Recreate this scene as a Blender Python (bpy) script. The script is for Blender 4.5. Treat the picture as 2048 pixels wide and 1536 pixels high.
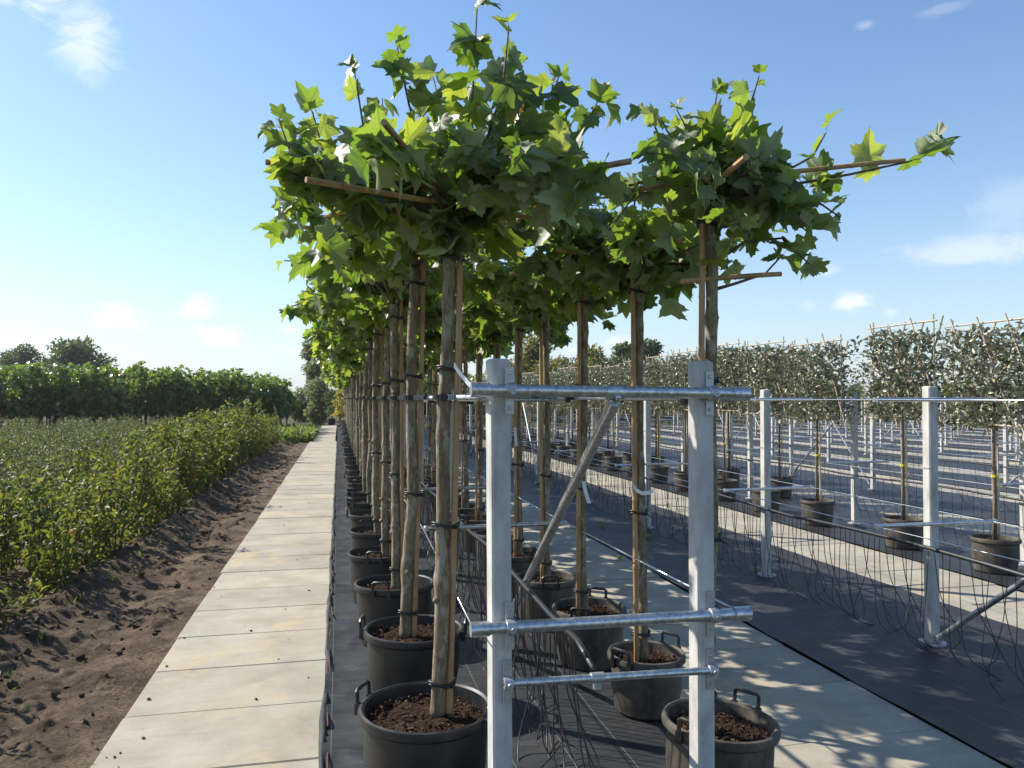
import bpy, bmesh, math, random
import numpy as np
from mathutils import Vector, Matrix, Euler

R = math.radians
rnd = random.Random(7)
for o in list(bpy.data.objects):
    bpy.data.objects.remove(o, do_unlink=True)
scene = bpy.context.scene
COL = scene.collection

# ------------------------------------------------------------------ camera
EYE = 1.6
cam = bpy.data.cameras.new("camera")
cam.lens = 27.04; cam.sensor_width = 36.0; cam.clip_start = 0.05; cam.clip_end = 3000
camo = bpy.data.objects.new("camera", cam); COL.objects.link(camo)
camo.location = (0, 0, EYE)
camo.rotation_euler = (R(90 + 1.08), 0, R(-12.68))
scene.camera = camo

# ------------------------------------------------------------------ light and sky
SUN_AZ, SUN_EL = -52.6, 40.0          # degrees clockwise from +Y, and above the horizon
world = bpy.data.worlds.new("World"); scene.world = world
world.use_nodes = True
wn, wl = world.node_tree.nodes, world.node_tree.links
wn.clear()
w_out = wn.new("ShaderNodeOutputWorld")
w_bg = wn.new("ShaderNodeBackground"); w_bg.inputs[1].default_value = 0.10
sky = wn.new("ShaderNodeTexSky"); sky.sky_type = 'NISHITA'; sky.sun_disc = False
sky.sun_elevation = R(SUN_EL); sky.sun_rotation = R(SUN_AZ)
sky.air_density = 1.0; sky.dust_density = 0.35; sky.ozone_density = 2.2; sky.altitude = 0
wl.new(w_bg.outputs[0], w_out.inputs[0])

sun = bpy.data.lights.new("sun", 'SUN'); sun.energy = 5.0; sun.angle = R(0.53); sun.color = (1.0, 0.93, 0.82)
suno = bpy.data.objects.new("sun", sun); COL.objects.link(suno)
suno.rotation_euler = (R(SUN_EL - 90), 0, R(-SUN_AZ)); suno.location = (-8, 6, 12)

vs = scene.view_settings
vs.view_transform = 'Standard'; vs.look = 'None'; vs.exposure = 0.72; vs.gamma = 1.0
try: vs.use_curve_mapping = False
except Exception: pass

HAZE = .00035                           # density of the air, used by the haze box at the end
# clouds: soft wisps at fixed directions of the sky (azimuth from +Y, elevation, half widths in degrees, amount)
CLOUDS = [(-19.0, 26.0, 3.2, 3.4, 1.0, 0), (-16.5, 22.0, 2.6, 4.0, .55, 0), (-22.5, 25.2, 1.8, 1.0, .5, 0), (-21.5, 23.7, 1.6, .8, .35, 0),
          (-14.5, 5.4, 2.6, 1.5, .9, 1), (-9.6, 6.0, 2.2, 1.5, 1.0, 1), (-8.2, 4.3, 2.6, 1.1, 1.0, 1), (-3.6, 4.9, 1.0, .5, .8, 1), (-19.0, 3.6, 6.0, 1.4, .45, 1), (-2.5, 3.4, 2.6, 1.1, .45, 1),
          (36.6, 6.6, 1.9, 1.1, .75, 1), (38.9, 5.8, .8, .5, .45, 1), (34.0, 6.4, 1.2, .7, .35, 1), (35.0, 8.8, 1.1, .7, .35, 1),
          (44.0, 9.3, 6.5, 1.5, .40, 0), (40.5, 9.0, 1.0, .7, .30, 1), (45.8, 12.0, 3.6, 2.6, .18, 0), (37.5, 24.0, .9, .4, .22, 1), (42.0, 24.0, 1.8, .5, .14, 0),
          (21.0, 3.9, 2.0, 1.0, .8, 1), (25.6, 2.9, 1.2, .8, .7, 1), (17.0, 3.6, 1.4, .8, .7, 1), (7.5, 3.0, 2.4, .9, .5, 1), (2.5, 8.5, 3.0, 1.8, .35, 1)]
tc = wn.new("ShaderNodeTexCoord")
nrm = wn.new("ShaderNodeVectorMath"); nrm.operation = 'NORMALIZE'; wl.new(tc.outputs['Generated'], nrm.inputs[0])
mp = wn.new("ShaderNodeMapping"); mp.inputs['Scale'].default_value = (1, 1, 2.0); wl.new(nrm.outputs[0], mp.inputs[0])
def wnoise(scale, detail, rough, dist):
    n = wn.new("ShaderNodeTexNoise"); n.inputs['Scale'].default_value = scale; n.inputs['Detail'].default_value = detail
    n.inputs['Roughness'].default_value = rough; n.inputs['Distortion'].default_value = dist
    wl.new(mp.outputs[0], n.inputs['Vector']); return n.outputs['Fac']
n_soft, n_puff = wnoise(13, 8, .68, .9), wnoise(26, 9, .62, .25)
def wmath(op, a, b=None, clamp=False):
    m = wn.new("ShaderNodeMath"); m.operation = op; m.use_clamp = clamp
    for i, v in enumerate((a, b)):
        if v is None: continue
        if isinstance(v, (int, float)): m.inputs[i].default_value = v
        else: wl.new(v, m.inputs[i])
    return m.outputs[0]
def wdot(vec):
    d = wn.new("ShaderNodeVectorMath"); d.operation = 'DOT_PRODUCT'; d.inputs[1].default_value = vec
    wl.new(nrm.outputs[0], d.inputs[0]); return d.outputs['Value']
total = None
for az, el, wa, we, amt, puff in CLOUDS:
    a, e = R(az), R(el)
    c = Vector((math.sin(a) * math.cos(e), math.cos(a) * math.cos(e), math.sin(e)))
    t1 = Vector((math.cos(a), -math.sin(a), 0)); t2 = c.cross(t1); t2 = t2 if t2.z > 0 else -t2
    u = wmath('DIVIDE', wdot(t1), math.sin(R(wa))); v = wmath('DIVIDE', wmath('SUBTRACT', wdot(t2), 0.0), math.sin(R(we)))
    r2 = wmath('ADD', wmath('MULTIPLY', u, u), wmath('MULTIPLY', v, v))
    fall = wmath('EXPONENT', wmath('MULTIPLY', r2, -0.9))
    front = wmath('GREATER_THAN', wdot(c), 0.5)
    # noise decides where inside the patch there is vapour
    nz = wmath('ADD', n_puff if puff else n_soft, wmath('MULTIPLY', wmath('SUBTRACT', fall, .62), .55))
    den = wmath('MULTIPLY', wmath('SUBTRACT', nz, .46), 2.8 if puff else 4.6, True)
    den = wmath('MULTIPLY', wmath('MULTIPLY', den, wmath('MULTIPLY', fall, front)), amt)
    total = den if total is None else wmath('MAXIMUM', total, den)
cm = wn.new("ShaderNodeMix"); cm.data_type = 'RGBA'
wl.new(total, cm.inputs['Factor'])
hs = wn.new("ShaderNodeHueSaturation"); hs.inputs['Saturation'].default_value = 1.10; hs.inputs['Value'].default_value = 1.18
wl.new(sky.outputs[0], hs.inputs['Color'])
# pale humid air low over the horizon, all the way round
sz = wn.new("ShaderNodeSeparateXYZ"); wl.new(nrm.outputs[0], sz.inputs[0])
hz = wmath('EXPONENT', wmath('MULTIPLY', wmath('ABSOLUTE', sz.outputs[2]), -7.0)); hz = wmath('MULTIPLY', hz, .86)
hm = wn.new("ShaderNodeMix"); hm.data_type = 'RGBA'; wl.new(hz, hm.inputs['Factor']); wl.new(hs.outputs[0], hm.inputs[6]); hm.inputs[7].default_value = (3.55, 4.25, 5.0, 1)
wl.new(hm.outputs[2], cm.inputs[6]); cm.inputs[7].default_value = (7.2, 7.3, 7.5, 1)
wl.new(cm.outputs[2], w_bg.inputs[0])

# ------------------------------------------------------------------ helpers
def at(px, py, d):
    """point seen at pixel (px, py) of the 2048 x 1536 picture at depth d (used only to read off real positions)"""
    a = R(12.68); lat = (px - 1024) / 1538 * d
    return Vector((lat * math.cos(a) + d * math.sin(a), -lat * math.sin(a) + d * math.cos(a), EYE - (py - 797) / 1538 * d))

def hash2(ix, iy, seed):
    h = (ix.astype(np.int64) * 374761393 + iy.astype(np.int64) * 668265263 + seed * 1442695041) & 0x7fffffff
    h = ((h ^ (h >> 13)) * 1274126177) & 0x7fffffff
    return ((h ^ (h >> 16)) & 0xffff) / 65535.0
def vnoise(x, y, seed=0):
    ix, iy = np.floor(x), np.floor(y); fx, fy = x - ix, y - iy
    fx = fx * fx * (3 - 2 * fx); fy = fy * fy * (3 - 2 * fy)
    a, b = hash2(ix, iy, seed), hash2(ix + 1, iy, seed); c, d = hash2(ix, iy + 1, seed), hash2(ix + 1, iy + 1, seed)
    return (a * (1 - fx) + b * fx) * (1 - fy) + (c * (1 - fx) + d * fx) * fy
def fbm(x, y, seed=0, octv=4):
    t, amp, tot = 0, 1, 0
    for k in range(octv):
        t = t + amp * vnoise(x * 2 ** k + 17 * k, y * 2 ** k - 9 * k, seed + k); tot += amp; amp *= .5
    return t / tot

class MB:
    def __init__(s): s.v = []; s.f = []; s.m = []; s.cur = 0
    def add(s, vs_, fs):
        b = len(s.v); s.v += [tuple(p) for p in vs_]
        for f in fs: s.f.append(tuple(i + b for i in f)); s.m.append(s.cur)
        return s
    def box(s, c, size, rot=None, chamfer=0):
        x, y, z = size[0] / 2, size[1] / 2, size[2] / 2
        if chamfer:
            k = chamfer
            prof = [(-x + k, -y), (x - k, -y), (x, -y + k), (x, y - k), (x - k, y), (-x + k, y), (-x, y - k), (-x, -y + k)]
            vs_ = [(px, py, -z) for px, py in prof] + [(px, py, z - k) for px, py in prof] + [(px * (1 - k / x), py * (1 - k / y), z) for px, py in prof]
            fs = [tuple(range(7, -1, -1)), tuple(range(16, 24))]
            for r in (0, 8):
                for i in range(8):
                    j = (i + 1) % 8; fs.append((r + i, r + j, r + 8 + j, r + 8 + i))
        else:
            vs_ = [(-x, -y, -z), (x, -y, -z), (x, y, -z), (-x, y, -z), (-x, -y, z), (x, -y, z), (x, y, z), (-x, y, z)]
            fs = [(0, 3, 2, 1), (4, 5, 6, 7), (0, 1, 5, 4), (1, 2, 6, 5), (2, 3, 7, 6), (3, 0, 4, 7)]
        M = rot.to_matrix() if isinstance(rot, Euler) else (rot if rot is not None else Matrix.Identity(3))
        c = Vector(c)
        return s.add([M @ Vector(p) + c for p in vs_], fs)
    def tube(s, pts, rad, n=8, caps=True):
        pts = [Vector(p) for p in pts]; k = len(pts)
        rad = [rad] * k if isinstance(rad, (int, float)) else list(rad)
        vs_, fs = [], []
        up = None
        for i, p in enumerate(pts):
            t = (pts[min(i + 1, k - 1)] - pts[max(i - 1, 0)])
            t = t.normalized() if t.length > 1e-9 else Vector((0, 0, 1))
            if up is None:
                up = Vector((1, 0, 0)) if abs(t.x) < .8 else Vector((0, 1, 0))
            a = (up - t * up.dot(t)); a = a.normalized() if a.length > 1e-6 else t.orthogonal().normalized()
            up = a; b = t.cross(a)
            for j in range(n):
                w = 2 * math.pi * j / n
                vs_.append(p + (a * math.cos(w) + b * math.sin(w)) * rad[i])
        for i in range(k - 1):
            for j in range(n):
                q = (j + 1) % n
                fs.append((i * n + j, i * n + q, (i + 1) * n + q, (i + 1) * n + j))
        if caps:
            fs.append(tuple(range(n - 1, -1, -1))); fs.append(tuple((k - 1) * n + j for j in range(n)))
        return s.add(vs_, fs)
    def lathe(s, prof, n=32, c=(0, 0, 0), closed=False, M=None):
        vs_, fs = [], []; c = Vector(c)
        for r, z in prof:
            for j in range(n):
                w = 2 * math.pi * j / n
                p = Vector((r * math.cos(w), r * math.sin(w), z))
                vs_.append((M @ p if M else p) + c)
        k = len(prof)
        for i in range(k - 1 if not closed else k):
            i2 = (i + 1) % k
            for j in range(n):
                q = (j + 1) % n; fs.append((i * n + j, i * n + q, i2 * n + q, i2 * n + j))
        return s.add(vs_, fs)
    def mesh(s, name, mats, smooth=False, angle=None):
        me = bpy.data.meshes.new(name); me.from_pydata(s.v, [], s.f)
        for m in (mats if isinstance(mats, (list, tuple)) else [mats]): me.materials.append(m)
        if any(s.m): me.polygons.foreach_set('material_index', s.m)
        if smooth: me.polygons.foreach_set('use_smooth', [True] * len(me.polygons))
        me.update()
        if smooth and angle:
            try: me.set_sharp_from_angle(angle=R(angle))
            except Exception: pass
        return me

def link(name, me, parent=None, loc=None, M=None):
    o = bpy.data.objects.new(name, me); COL.objects.link(o)
    if parent is not None: o.parent = parent
    if loc is not None: o.location = loc
    if M is not None: o.matrix_basis = M
    return o
def tag(o, label, cat, group=None):
    o['label'] = label; o['category'] = cat
    if group: o['group'] = group
    return o
def thing(name, label, cat, loc=(0, 0, 0), rz=0, group=None):
    o = bpy.data.objects.new(name, None); COL.objects.link(o); o.empty_display_size = .1
    o.location = loc; o.rotation_euler = (0, 0, rz)
    return tag(o, label, cat, group)
def struct(name, me, parent=None, label=None):
    o = link(name, me, parent); o['kind'] = 'structure'
    if label: o['label'] = label
    return o
def dup(root, loc, rz=None, label=None, group=None, scale=None):
    r = root.copy(); COL.objects.link(r); r.location = loc
    if rz is not None: r.rotation_euler = (0, 0, rz)
    if scale is not None: r.scale = (scale,) * 3 if isinstance(scale, (int, float)) else scale
    if label: r['label'] = label
    if group: r['group'] = group
    for ch in kids.get(root.name, []):
        c = ch.copy(); COL.objects.link(c); c.parent = r
        for g in kids.get(ch.name, []):
            d = g.copy(); COL.objects.link(d); d.parent = c
    return r
kids = {}
def part(name, me, parent, loc=None, M=None, stuff=False):
    o = link(name, me, parent, loc, M); kids.setdefault(parent.name, []).append(o)
    if stuff: o['kind'] = 'stuff'
    return o

# ------------------------------------------------------------------ materials
def mat(name):
    m = bpy.data.materials.new(name); m.use_nodes = True
    nt = m.node_tree; return m, nt.nodes, nt.links, nt.nodes['Principled BSDF']
def N(nodes, typ, **kw):
    n = nodes.new(typ)
    for k, v in kw.items(): setattr(n, k, v)
    return n
def tex(nodes, links, scale, detail=4, rough=.6, coord='Object', stretch=None, dist=0):
    t = nodes.new("ShaderNodeTexCoord"); n = nodes.new("ShaderNodeTexNoise")
    n.inputs['Scale'].default_value = scale; n.inputs['Detail'].default_value = detail; n.inputs['Roughness'].default_value = rough
    n.inputs['Distortion'].default_value = dist
    if coord == 'World':
        g = nodes.new("ShaderNodeNewGeometry"); src = g.outputs['Position']
    else: src = t.outputs[coord]
    if stretch:
        m = nodes.new("ShaderNodeMapping"); m.inputs['Scale'].default_value = stretch
        links.new(src, m.inputs[0]); src = m.outputs[0]
    links.new(src, n.inputs['Vector'])
    return n.outputs['Fac']
def ramp(nodes, links, fac, stops):
    r = nodes.new("ShaderNodeValToRGB"); e = r.color_ramp.elements
    while len(e) < len(stops): e.new(.5)
    for el_, (p, c) in zip(e, stops): el_.position = p; el_.color = (*c, 1) if len(c) == 3 else c
    links.new(fac, r.inputs[0]); return r.outputs[0]
def mix(nodes, links, fac, a, b, mode='MIX'):
    m = nodes.new("ShaderNodeMix"); m.data_type = 'RGBA'; m.blend_type = mode
    for s, v in ((0, fac), (6, a), (7, b)):
        if isinstance(v, (int, float)): m.inputs[s].default_value = v
        elif isinstance(v, tuple): m.inputs[s].default_value = (*v, 1)
        else: links.new(v, m.inputs[s])
    return m.outputs[2]
def bump(nodes, links, h, strength, dist, bsdf):
    b = nodes.new("ShaderNodeBump"); b.inputs['Strength'].default_value = strength; b.inputs['Distance'].default_value = dist
    links.new(h, b.inputs['Height']); links.new(b.outputs[0], bsdf.inputs['Normal'])

def leaf_mat(name, tops, back, trans, rough=.42, tfac=.36, spec=.4, brown=.02, veins=False):
    m, n, l, p = mat(name)
    oi = n.new("ShaderNodeObjectInfo"); ge = n.new("ShaderNodeNewGeometry")
    s = N(n, "ShaderNodeMath", operation='ADD'); l.new(oi.outputs['Random'], s.inputs[0]); l.new(ge.outputs['Random Per Island'], s.inputs[1])
    f = N(n, "ShaderNodeMath", operation='FRACT'); l.new(s.outputs[0], f.inputs[0])
    k = len(tops)
    top = ramp(n, l, f.outputs[0], [(i / max(1, k - 1) * (1 - brown), c) for i, c in enumerate(tops)] + ([(1 - brown / 2, (.12, .05, .02))] if brown else []))
    tr = ramp(n, l, f.outputs[0], [(0, trans[0]), (.6, trans[1]), (1 - brown, trans[2])] + ([(1, (.25, .09, .03))] if brown else []))
    nz = tex(n, l, 22, 3, .6)
    top = mix(n, l, mathn(n, l, 'MULTIPLY', nz, .45), top, tuple(.6 * c for c in tops[0]))
    if veins:
        uv = N(n, "ShaderNodeUVMap", uv_map="blade"); sp = n.new("ShaderNodeSeparateXYZ"); l.new(uv.outputs[0], sp.inputs[0])
        best = None
        for va in (0, 54, -54, 100, -100):
            ca, sa = math.cos(R(va)), math.sin(R(va))
            cross = mathn(n, l, 'ABSOLUTE', mathn(n, l, 'SUBTRACT', mathn(n, l, 'MULTIPLY', sp.outputs['X'], ca), mathn(n, l, 'MULTIPLY', sp.outputs['Y'], sa)), 0)
            along = mathn(n, l, 'ADD', mathn(n, l, 'MULTIPLY', sp.outputs['X'], sa), mathn(n, l, 'MULTIPLY', sp.outputs['Y'], ca))
            # side veins leave each main vein at a slant
            side = mathn(n, l, 'FRACT', mathn(n, l, 'MULTIPLY', mathn(n, l, 'SUBTRACT', along, cross), 7.0), 0)
            sv = mathn(n, l, 'MULTIPLY', mathn(n, l, 'LESS_THAN', side, .13), mathn(n, l, 'LESS_THAN', cross, .24))
            v_ = mathn(n, l, 'MULTIPLY', mathn(n, l, 'MAXIMUM', mathn(n, l, 'LESS_THAN', cross, .020), mathn(n, l, 'MULTIPLY', sv, .45)), mathn(n, l, 'GREATER_THAN', along, .03))
            best = v_ if best is None else mathn(n, l, 'MAXIMUM', best, v_)
        top = mix(n, l, mathn(n, l, 'MULTIPLY', best, .55), top, (.20, .25, .10)); back = mix(n, l, mathn(n, l, 'MULTIPLY', best, .5), back, (.42, .45, .30))
        tr = mix(n, l, mathn(n, l, 'MULTIPLY', best, .6), tr, (.10, .20, .02))
    col = mix(n, l, ge.outputs['Backfacing'], top, back)
    l.new(col, p.inputs['Base Color'])
    p.inputs['Roughness'].default_value = rough; p.inputs['Specular IOR Level'].default_value = spec
    rr = N(n, "ShaderNodeMath", operation='MULTIPLY_ADD'); rr.inputs[1].default_value = .22; rr.inputs[2].default_value = rough; l.new(ge.outputs['Backfacing'], rr.inputs[0])
    l.new(rr.outputs[0], p.inputs['Roughness'])
    t = n.new("ShaderNodeBsdfTranslucent"); l.new(tr, t.inputs[0])
    ms = n.new("ShaderNodeMixShader"); ms.inputs[0].default_value = tfac
    l.new(p.outputs[0], ms.inputs[1]); l.new(t.outputs[0], ms.inputs[2]); l.new(ms.outputs[0], n['Material Output'].inputs[0])
    bump(n, l, tex(n, l, 60, 2, .5), .25, .004, p)
    return m
def mathn(n, l, op, a, b):
    m = N(n, "ShaderNodeMath", operation=op)
    for i, v in enumerate((a, b)):
        if isinstance(v, (int, float)): m.inputs[i].default_value = v
        else: l.new(v, m.inputs[i])
    return m.outputs[0]

M = {}
M['plane_leaf'] = leaf_mat("plane_leaf", [(.026, .055, .016), (.040, .075, .018), (.060, .095, .022), (.095, .13, .03)], (.30, .35, .21),
                           [(.20, .37, .025), (.36, .53, .04), (.60, .69, .07)], rough=.42, tfac=.40, spec=.7, brown=.004, veins=True)
M['far_plane_leaf'] = leaf_mat("far_plane_leaf", [(.055, .10, .024), (.085, .14, .03), (.13, .19, .045)], (.24, .29, .14),
                               [(.14, .26, .02), (.22, .34, .03), (.34, .44, .05)], rough=.36, tfac=.32, spec=.6, brown=.01)
M['hedge_leaf'] = leaf_mat("hedge_leaf", [(.092, .108, .060), (.165, .180, .105), (.28, .29, .19)], (.45, .42, .31),
                           [(.06, .09, .02), (.09, .12, .03), (.13, .15, .05)], rough=.33, tfac=.15, spec=.55, brown=.03)
M['dogwood_leaf'] = leaf_mat("dogwood_leaf", [(.036, .055, .014), (.06, .085, .018), (.10, .125, .026), (.15, .16, .04)], (.15, .17, .06),
                             [(.18, .25, .03), (.29, .34, .04), (.46, .45, .07)], rough=.52, tfac=.33, spec=.3, brown=.03)
M['viburnum_leaf'] = leaf_mat("viburnum_leaf", [(.042, .06, .028), (.06, .082, .036), (.10, .115, .055)], (.20, .20, .12),
                              [(.14, .20, .03), (.2, .25, .04), (.28, .30, .07)], rough=.48, tfac=.3, spec=.3, brown=.03)
M['purple_leaf'] = leaf_mat("purple_leaf", [(.03, .012, .015), (.05, .015, .02), (.07, .02, .025)], (.08, .03, .04),
                            [(.12, .02, .03), (.15, .03, .03), (.2, .05, .04)], rough=.4, tfac=.25, brown=0)
M['tree_leaf'] = leaf_mat("tree_leaf", [(.05, .075, .03), (.065, .09, .035), (.085, .11, .045)], (.11, .13, .07),
                          [(.10, .16, .03), (.12, .19, .03), (.16, .22, .05)], rough=.5, tfac=.35, brown=0)
M['yellow_tree_leaf'] = leaf_mat("yellow_tree_leaf", [(.07, .08, .018), (.10, .10, .022), (.15, .13, .03)], (.13, .13, .06),
                                 [(.24, .26, .04), (.30, .29, .05), (.38, .33, .06)], rough=.5, tfac=.38, brown=0)
M['willow_leaf'] = leaf_mat("willow_leaf", [(.07, .085, .04), (.095, .11, .05), (.13, .14, .07)], (.17, .18, .12), [(.22, .27, .07), (.26, .31, .09), (.32, .35, .12)], rough=.5, tfac=.45, brown=0)
M['orange_leaf'] = leaf_mat("orange_leaf", [(.20, .17, .02), (.26, .21, .02), (.30, .21, .03)], (.24, .2, .06),
                            [(.5, .44, .03), (.58, .48, .04), (.6, .44, .05)], rough=.5, tfac=.5, brown=0)
M['grass'] = leaf_mat("grass", [(.07, .11, .025), (.07, .11, .03), (.11, .14, .04)], (.1, .13, .05), [(.2, .3, .04), (.25, .36, .05), (.3, .38, .07)], rough=.5, tfac=.45, brown=0)

def simple(name, stops, scale, rough, coord='Object', metallic=0, detail=5, bmp=None, stretch=None, rough_var=0, dist=0, spec=.5):
    m, n, l, p = mat(name)
    f = tex(n, l, scale, detail, .65, coord, stretch, dist)
    l.new(ramp(n, l, f, stops), p.inputs['Base Color'])
    p.inputs['Metallic'].default_value = metallic; p.inputs['Specular IOR Level'].default_value = spec
    if rough_var:
        mr = N(n, "ShaderNodeMapRange"); mr.inputs[3].default_value = rough - rough_var; mr.inputs[4].default_value = rough + rough_var
        l.new(tex(n, l, scale * 2.3, 4, .6, coord, stretch), mr.inputs[0]); l.new(mr.outputs[0], p.inputs['Roughness'])
    else: p.inputs['Roughness'].default_value = rough
    if bmp: bump(n, l, tex(n, l, bmp[0], 6, .7, coord, stretch), bmp[1], bmp[2], p)
    return m
# plane bark: olive grey with paler flaked patches and dark spots
m, n, l, p = mat("plane_bark"); M['bark'] = m
base = ramp(n, l, tex(n, l, 34, 7, .7, 'Object', (1, 1, .3)), [(.32, (.090, .062, .034)), (.5, (.195, .145, .084)), (.64, (.32, .255, .16))])
flk = ramp(n, l, tex(n, l, 20, 3, .55, 'Object', (1, 1, .4), .8), [(.53, (0, 0, 0)), (.58, (1, 1, 1))])
spots = ramp(n, l, tex(n, l, 95, 2, .6, 'Object', (1, 1, .35)), [(.58, (0, 0, 0)), (.70, (1, 1, 1))])
c = mix(n, l, mathn(n, l, 'MULTIPLY', flk, .5), base, (.43, .40, .31)); c = mix(n, l, mathn(n, l, 'MULTIPLY', spots, .6), c, (.05, .035, .022))
l.new(c, p.inputs['Base Color']); p.inputs['Roughness'].default_value = .8; bump(n, l, tex(n, l, 60, 7, .75, 'Object', (1, 1, .35)), .8, .008, p)
M['twig'] = simple("twig", [(.3, (.06, .045, .03)), (.7, (.15, .11, .075))], 30, .75)
M['bamboo'] = simple("bamboo", [(.25, (.20, .105, .045)), (.5, (.38, .225, .10)), (.8, (.50, .33, .165))], 9, .5, stretch=(3, 3, .5), rough_var=.1)
M['weathered_bamboo'] = simple("weathered_bamboo", [(.25, (.25, .19, .12)), (.5, (.42, .34, .23)), (.8, (.55, .46, .33))], 9, .55, stretch=(3, 3, .5))
M['hedge_bark'] = simple("hedge_bark", [(.3, (.09, .07, .05)), (.7, (.26, .20, .14))], 25, .8)
M['steel'] = simple("galvanised_steel", [(.34, (.36, .38, .40)), (.5, (.56, .575, .59)), (.66, (.74, .75, .755))], 55, .36, metallic=.9, rough_var=.16, bmp=(120, .08, .002))
M['bright_steel'] = simple("galvanised_wire", [(.3, (.55, .56, .58)), (.7, (.75, .76, .78))], 10, .3, metallic=.9)
M['zinc_dull'] = simple("dull_zinc", [(.3, (.38, .39, .40)), (.7, (.52, .53, .54))], 40, .5, metallic=.75)
M['black'] = simple("black_plastic", [(.3, (.010, .010, .011)), (.7, (.022, .022, .023))], 20, .42, rough_var=.08)
M['rubber'] = simple("black_hose", [(.3, (.010, .010, .012)), (.7, (.024, .024, .026))], 30, .40)
M['red'] = simple("red_plastic", [(.3, (.35, .03, .02)), (.7, (.5, .05, .03))], 20, .45)
M['white'] = simple("white_label", [(.3, (.70, .70, .68)), (.7, (.82, .82, .80))], 20, .45)
M['yellow'] = simple("yellow_label", [(.3, (.65, .48, .03)), (.7, (.75, .58, .06))], 20, .45)
M['clip'] = simple("grey_clip", [(.3, (.35, .36, .37)), (.7, (.5, .51, .52))], 20, .45)
M['soil'] = simple("potting_soil", [(.28, (.012, .007, .0045)), (.5, (.036, .020, .012)), (.72, (.085, .048, .028))], 55, .95, detail=8, bmp=(70, .9, .02), spec=.15)
M['chip'] = simple("bark_chip", [(.3, (.025, .013, .008)), (.7, (.10, .057, .034))], 30, .9, spec=.2)
# pots: black, with a dusty film that clings to the lower wall
m, n, l, p = mat("pot_plastic"); M['pot'] = m
dust = ramp(n, l, tex(n, l, 6, 7, .72, 'Object'), [(.42, (0, 0, 0)), (.75, (1, 1, 1))])
l.new(mix(n, l, mathn(n, l, 'MULTIPLY', dust, .42), (.009, .009, .009), (.070, .060, .048)), p.inputs['Base Color'])
rm = N(n, "ShaderNodeMapRange"); rm.inputs[3].default_value = .42; rm.inputs[4].default_value = .75; l.new(dust, rm.inputs[0]); l.new(rm.outputs[0], p.inputs['Roughness'])
bump(n, l, tex(n, l, 160, 3, .6), .12, .002, p)
m, n, l, p = mat("dusty_pot_plastic"); M['dusty_pot'] = m
dust = ramp(n, l, tex(n, l, 5, 7, .75, 'Object', (1, 1, .6)), [(.36, (0, 0, 0)), (.62, (1, 1, 1))])
l.new(mix(n, l, mathn(n, l, 'MULTIPLY', dust, .75), (.018, .017, .015), (.15, .125, .095)), p.inputs['Base Color'])
p.inputs['Roughness'].default_value = .62; bump(n, l, tex(n, l, 160, 3, .6), .12, .002, p)
# cast concrete for the posts
m, n, l, p = mat("post_concrete"); M['post'] = m
c = ramp(n, l, tex(n, l, 12, 8, .7, 'World', (1, 1, .4)), [(.32, (.34, .33, .31)), (.5, (.48, .468, .44)), (.68, (.60, .585, .555))])
pit = ramp(n, l, tex(n, l, 210, 2, .5, 'World', (1, 1, .7)), [(.66, (0, 0, 0)), (.73, (1, 1, 1))])
c = mix(n, l, mathn(n, l, 'MULTIPLY', pit, .45), c, (.12, .115, .105))
l.new(c, p.inputs['Base Color']); p.inputs['Roughness'].default_value = .85; bump(n, l, tex(n, l, 60, 8, .75, 'World', (1, 1, .5)), .35, .004, p)
# path slabs: pale, buff sand stains, brushed marks
m, n, l, p = mat("slab_concrete"); M['slab'] = m
oi = n.new("ShaderNodeObjectInfo")
c = ramp(n, l, tex(n, l, 2.2, 9, .68, 'World'), [(.3, (.245, .222, .178)), (.5, (.325, .30, .246)), (.7, (.39, .363, .305))])
rnds = ramp(n, l, oi.outputs['Random'], [(0, (.87, .87, .88)), (.5, (.96, .96, .95)), (1, (1.06, 1.05, 1.02))])
c = mix(n, l, 1.0, c, rnds, 'MULTIPLY')
st = ramp(n, l, tex(n, l, 1.5, 7, .70, 'World', (1, .8, 1), .8), [(.53, (0, 0, 0)), (.66, (1, 1, 1))])
c = mix(n, l, mathn(n, l, 'MULTIPLY', st, .62), c, (.46, .36, .205))
dk = ramp(n, l, tex(n, l, 5, 8, .78, 'World', (.45, 2.6, 1), .9), [(.53, (0, 0, 0)), (.72, (1, 1, 1))])
c = mix(n, l, mathn(n, l, 'MULTIPLY', dk, .5), c, (.20, .175, .14))
sp = ramp(n, l, tex(n, l, 55, 3, .6, 'World'), [(.70, (0, 0, 0)), (.75, (1, 1, 1))])
c = mix(n, l, mathn(n, l, 'MULTIPLY', sp, .4), c, (.13, .10, .07))
l.new(c, p.inputs['Base Color']); p.inputs['Roughness'].default_value = .82
bump(n, l, tex(n, l, 26, 8, .75, 'World', (.7, 2, 1)), .22, .006, p)
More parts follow.
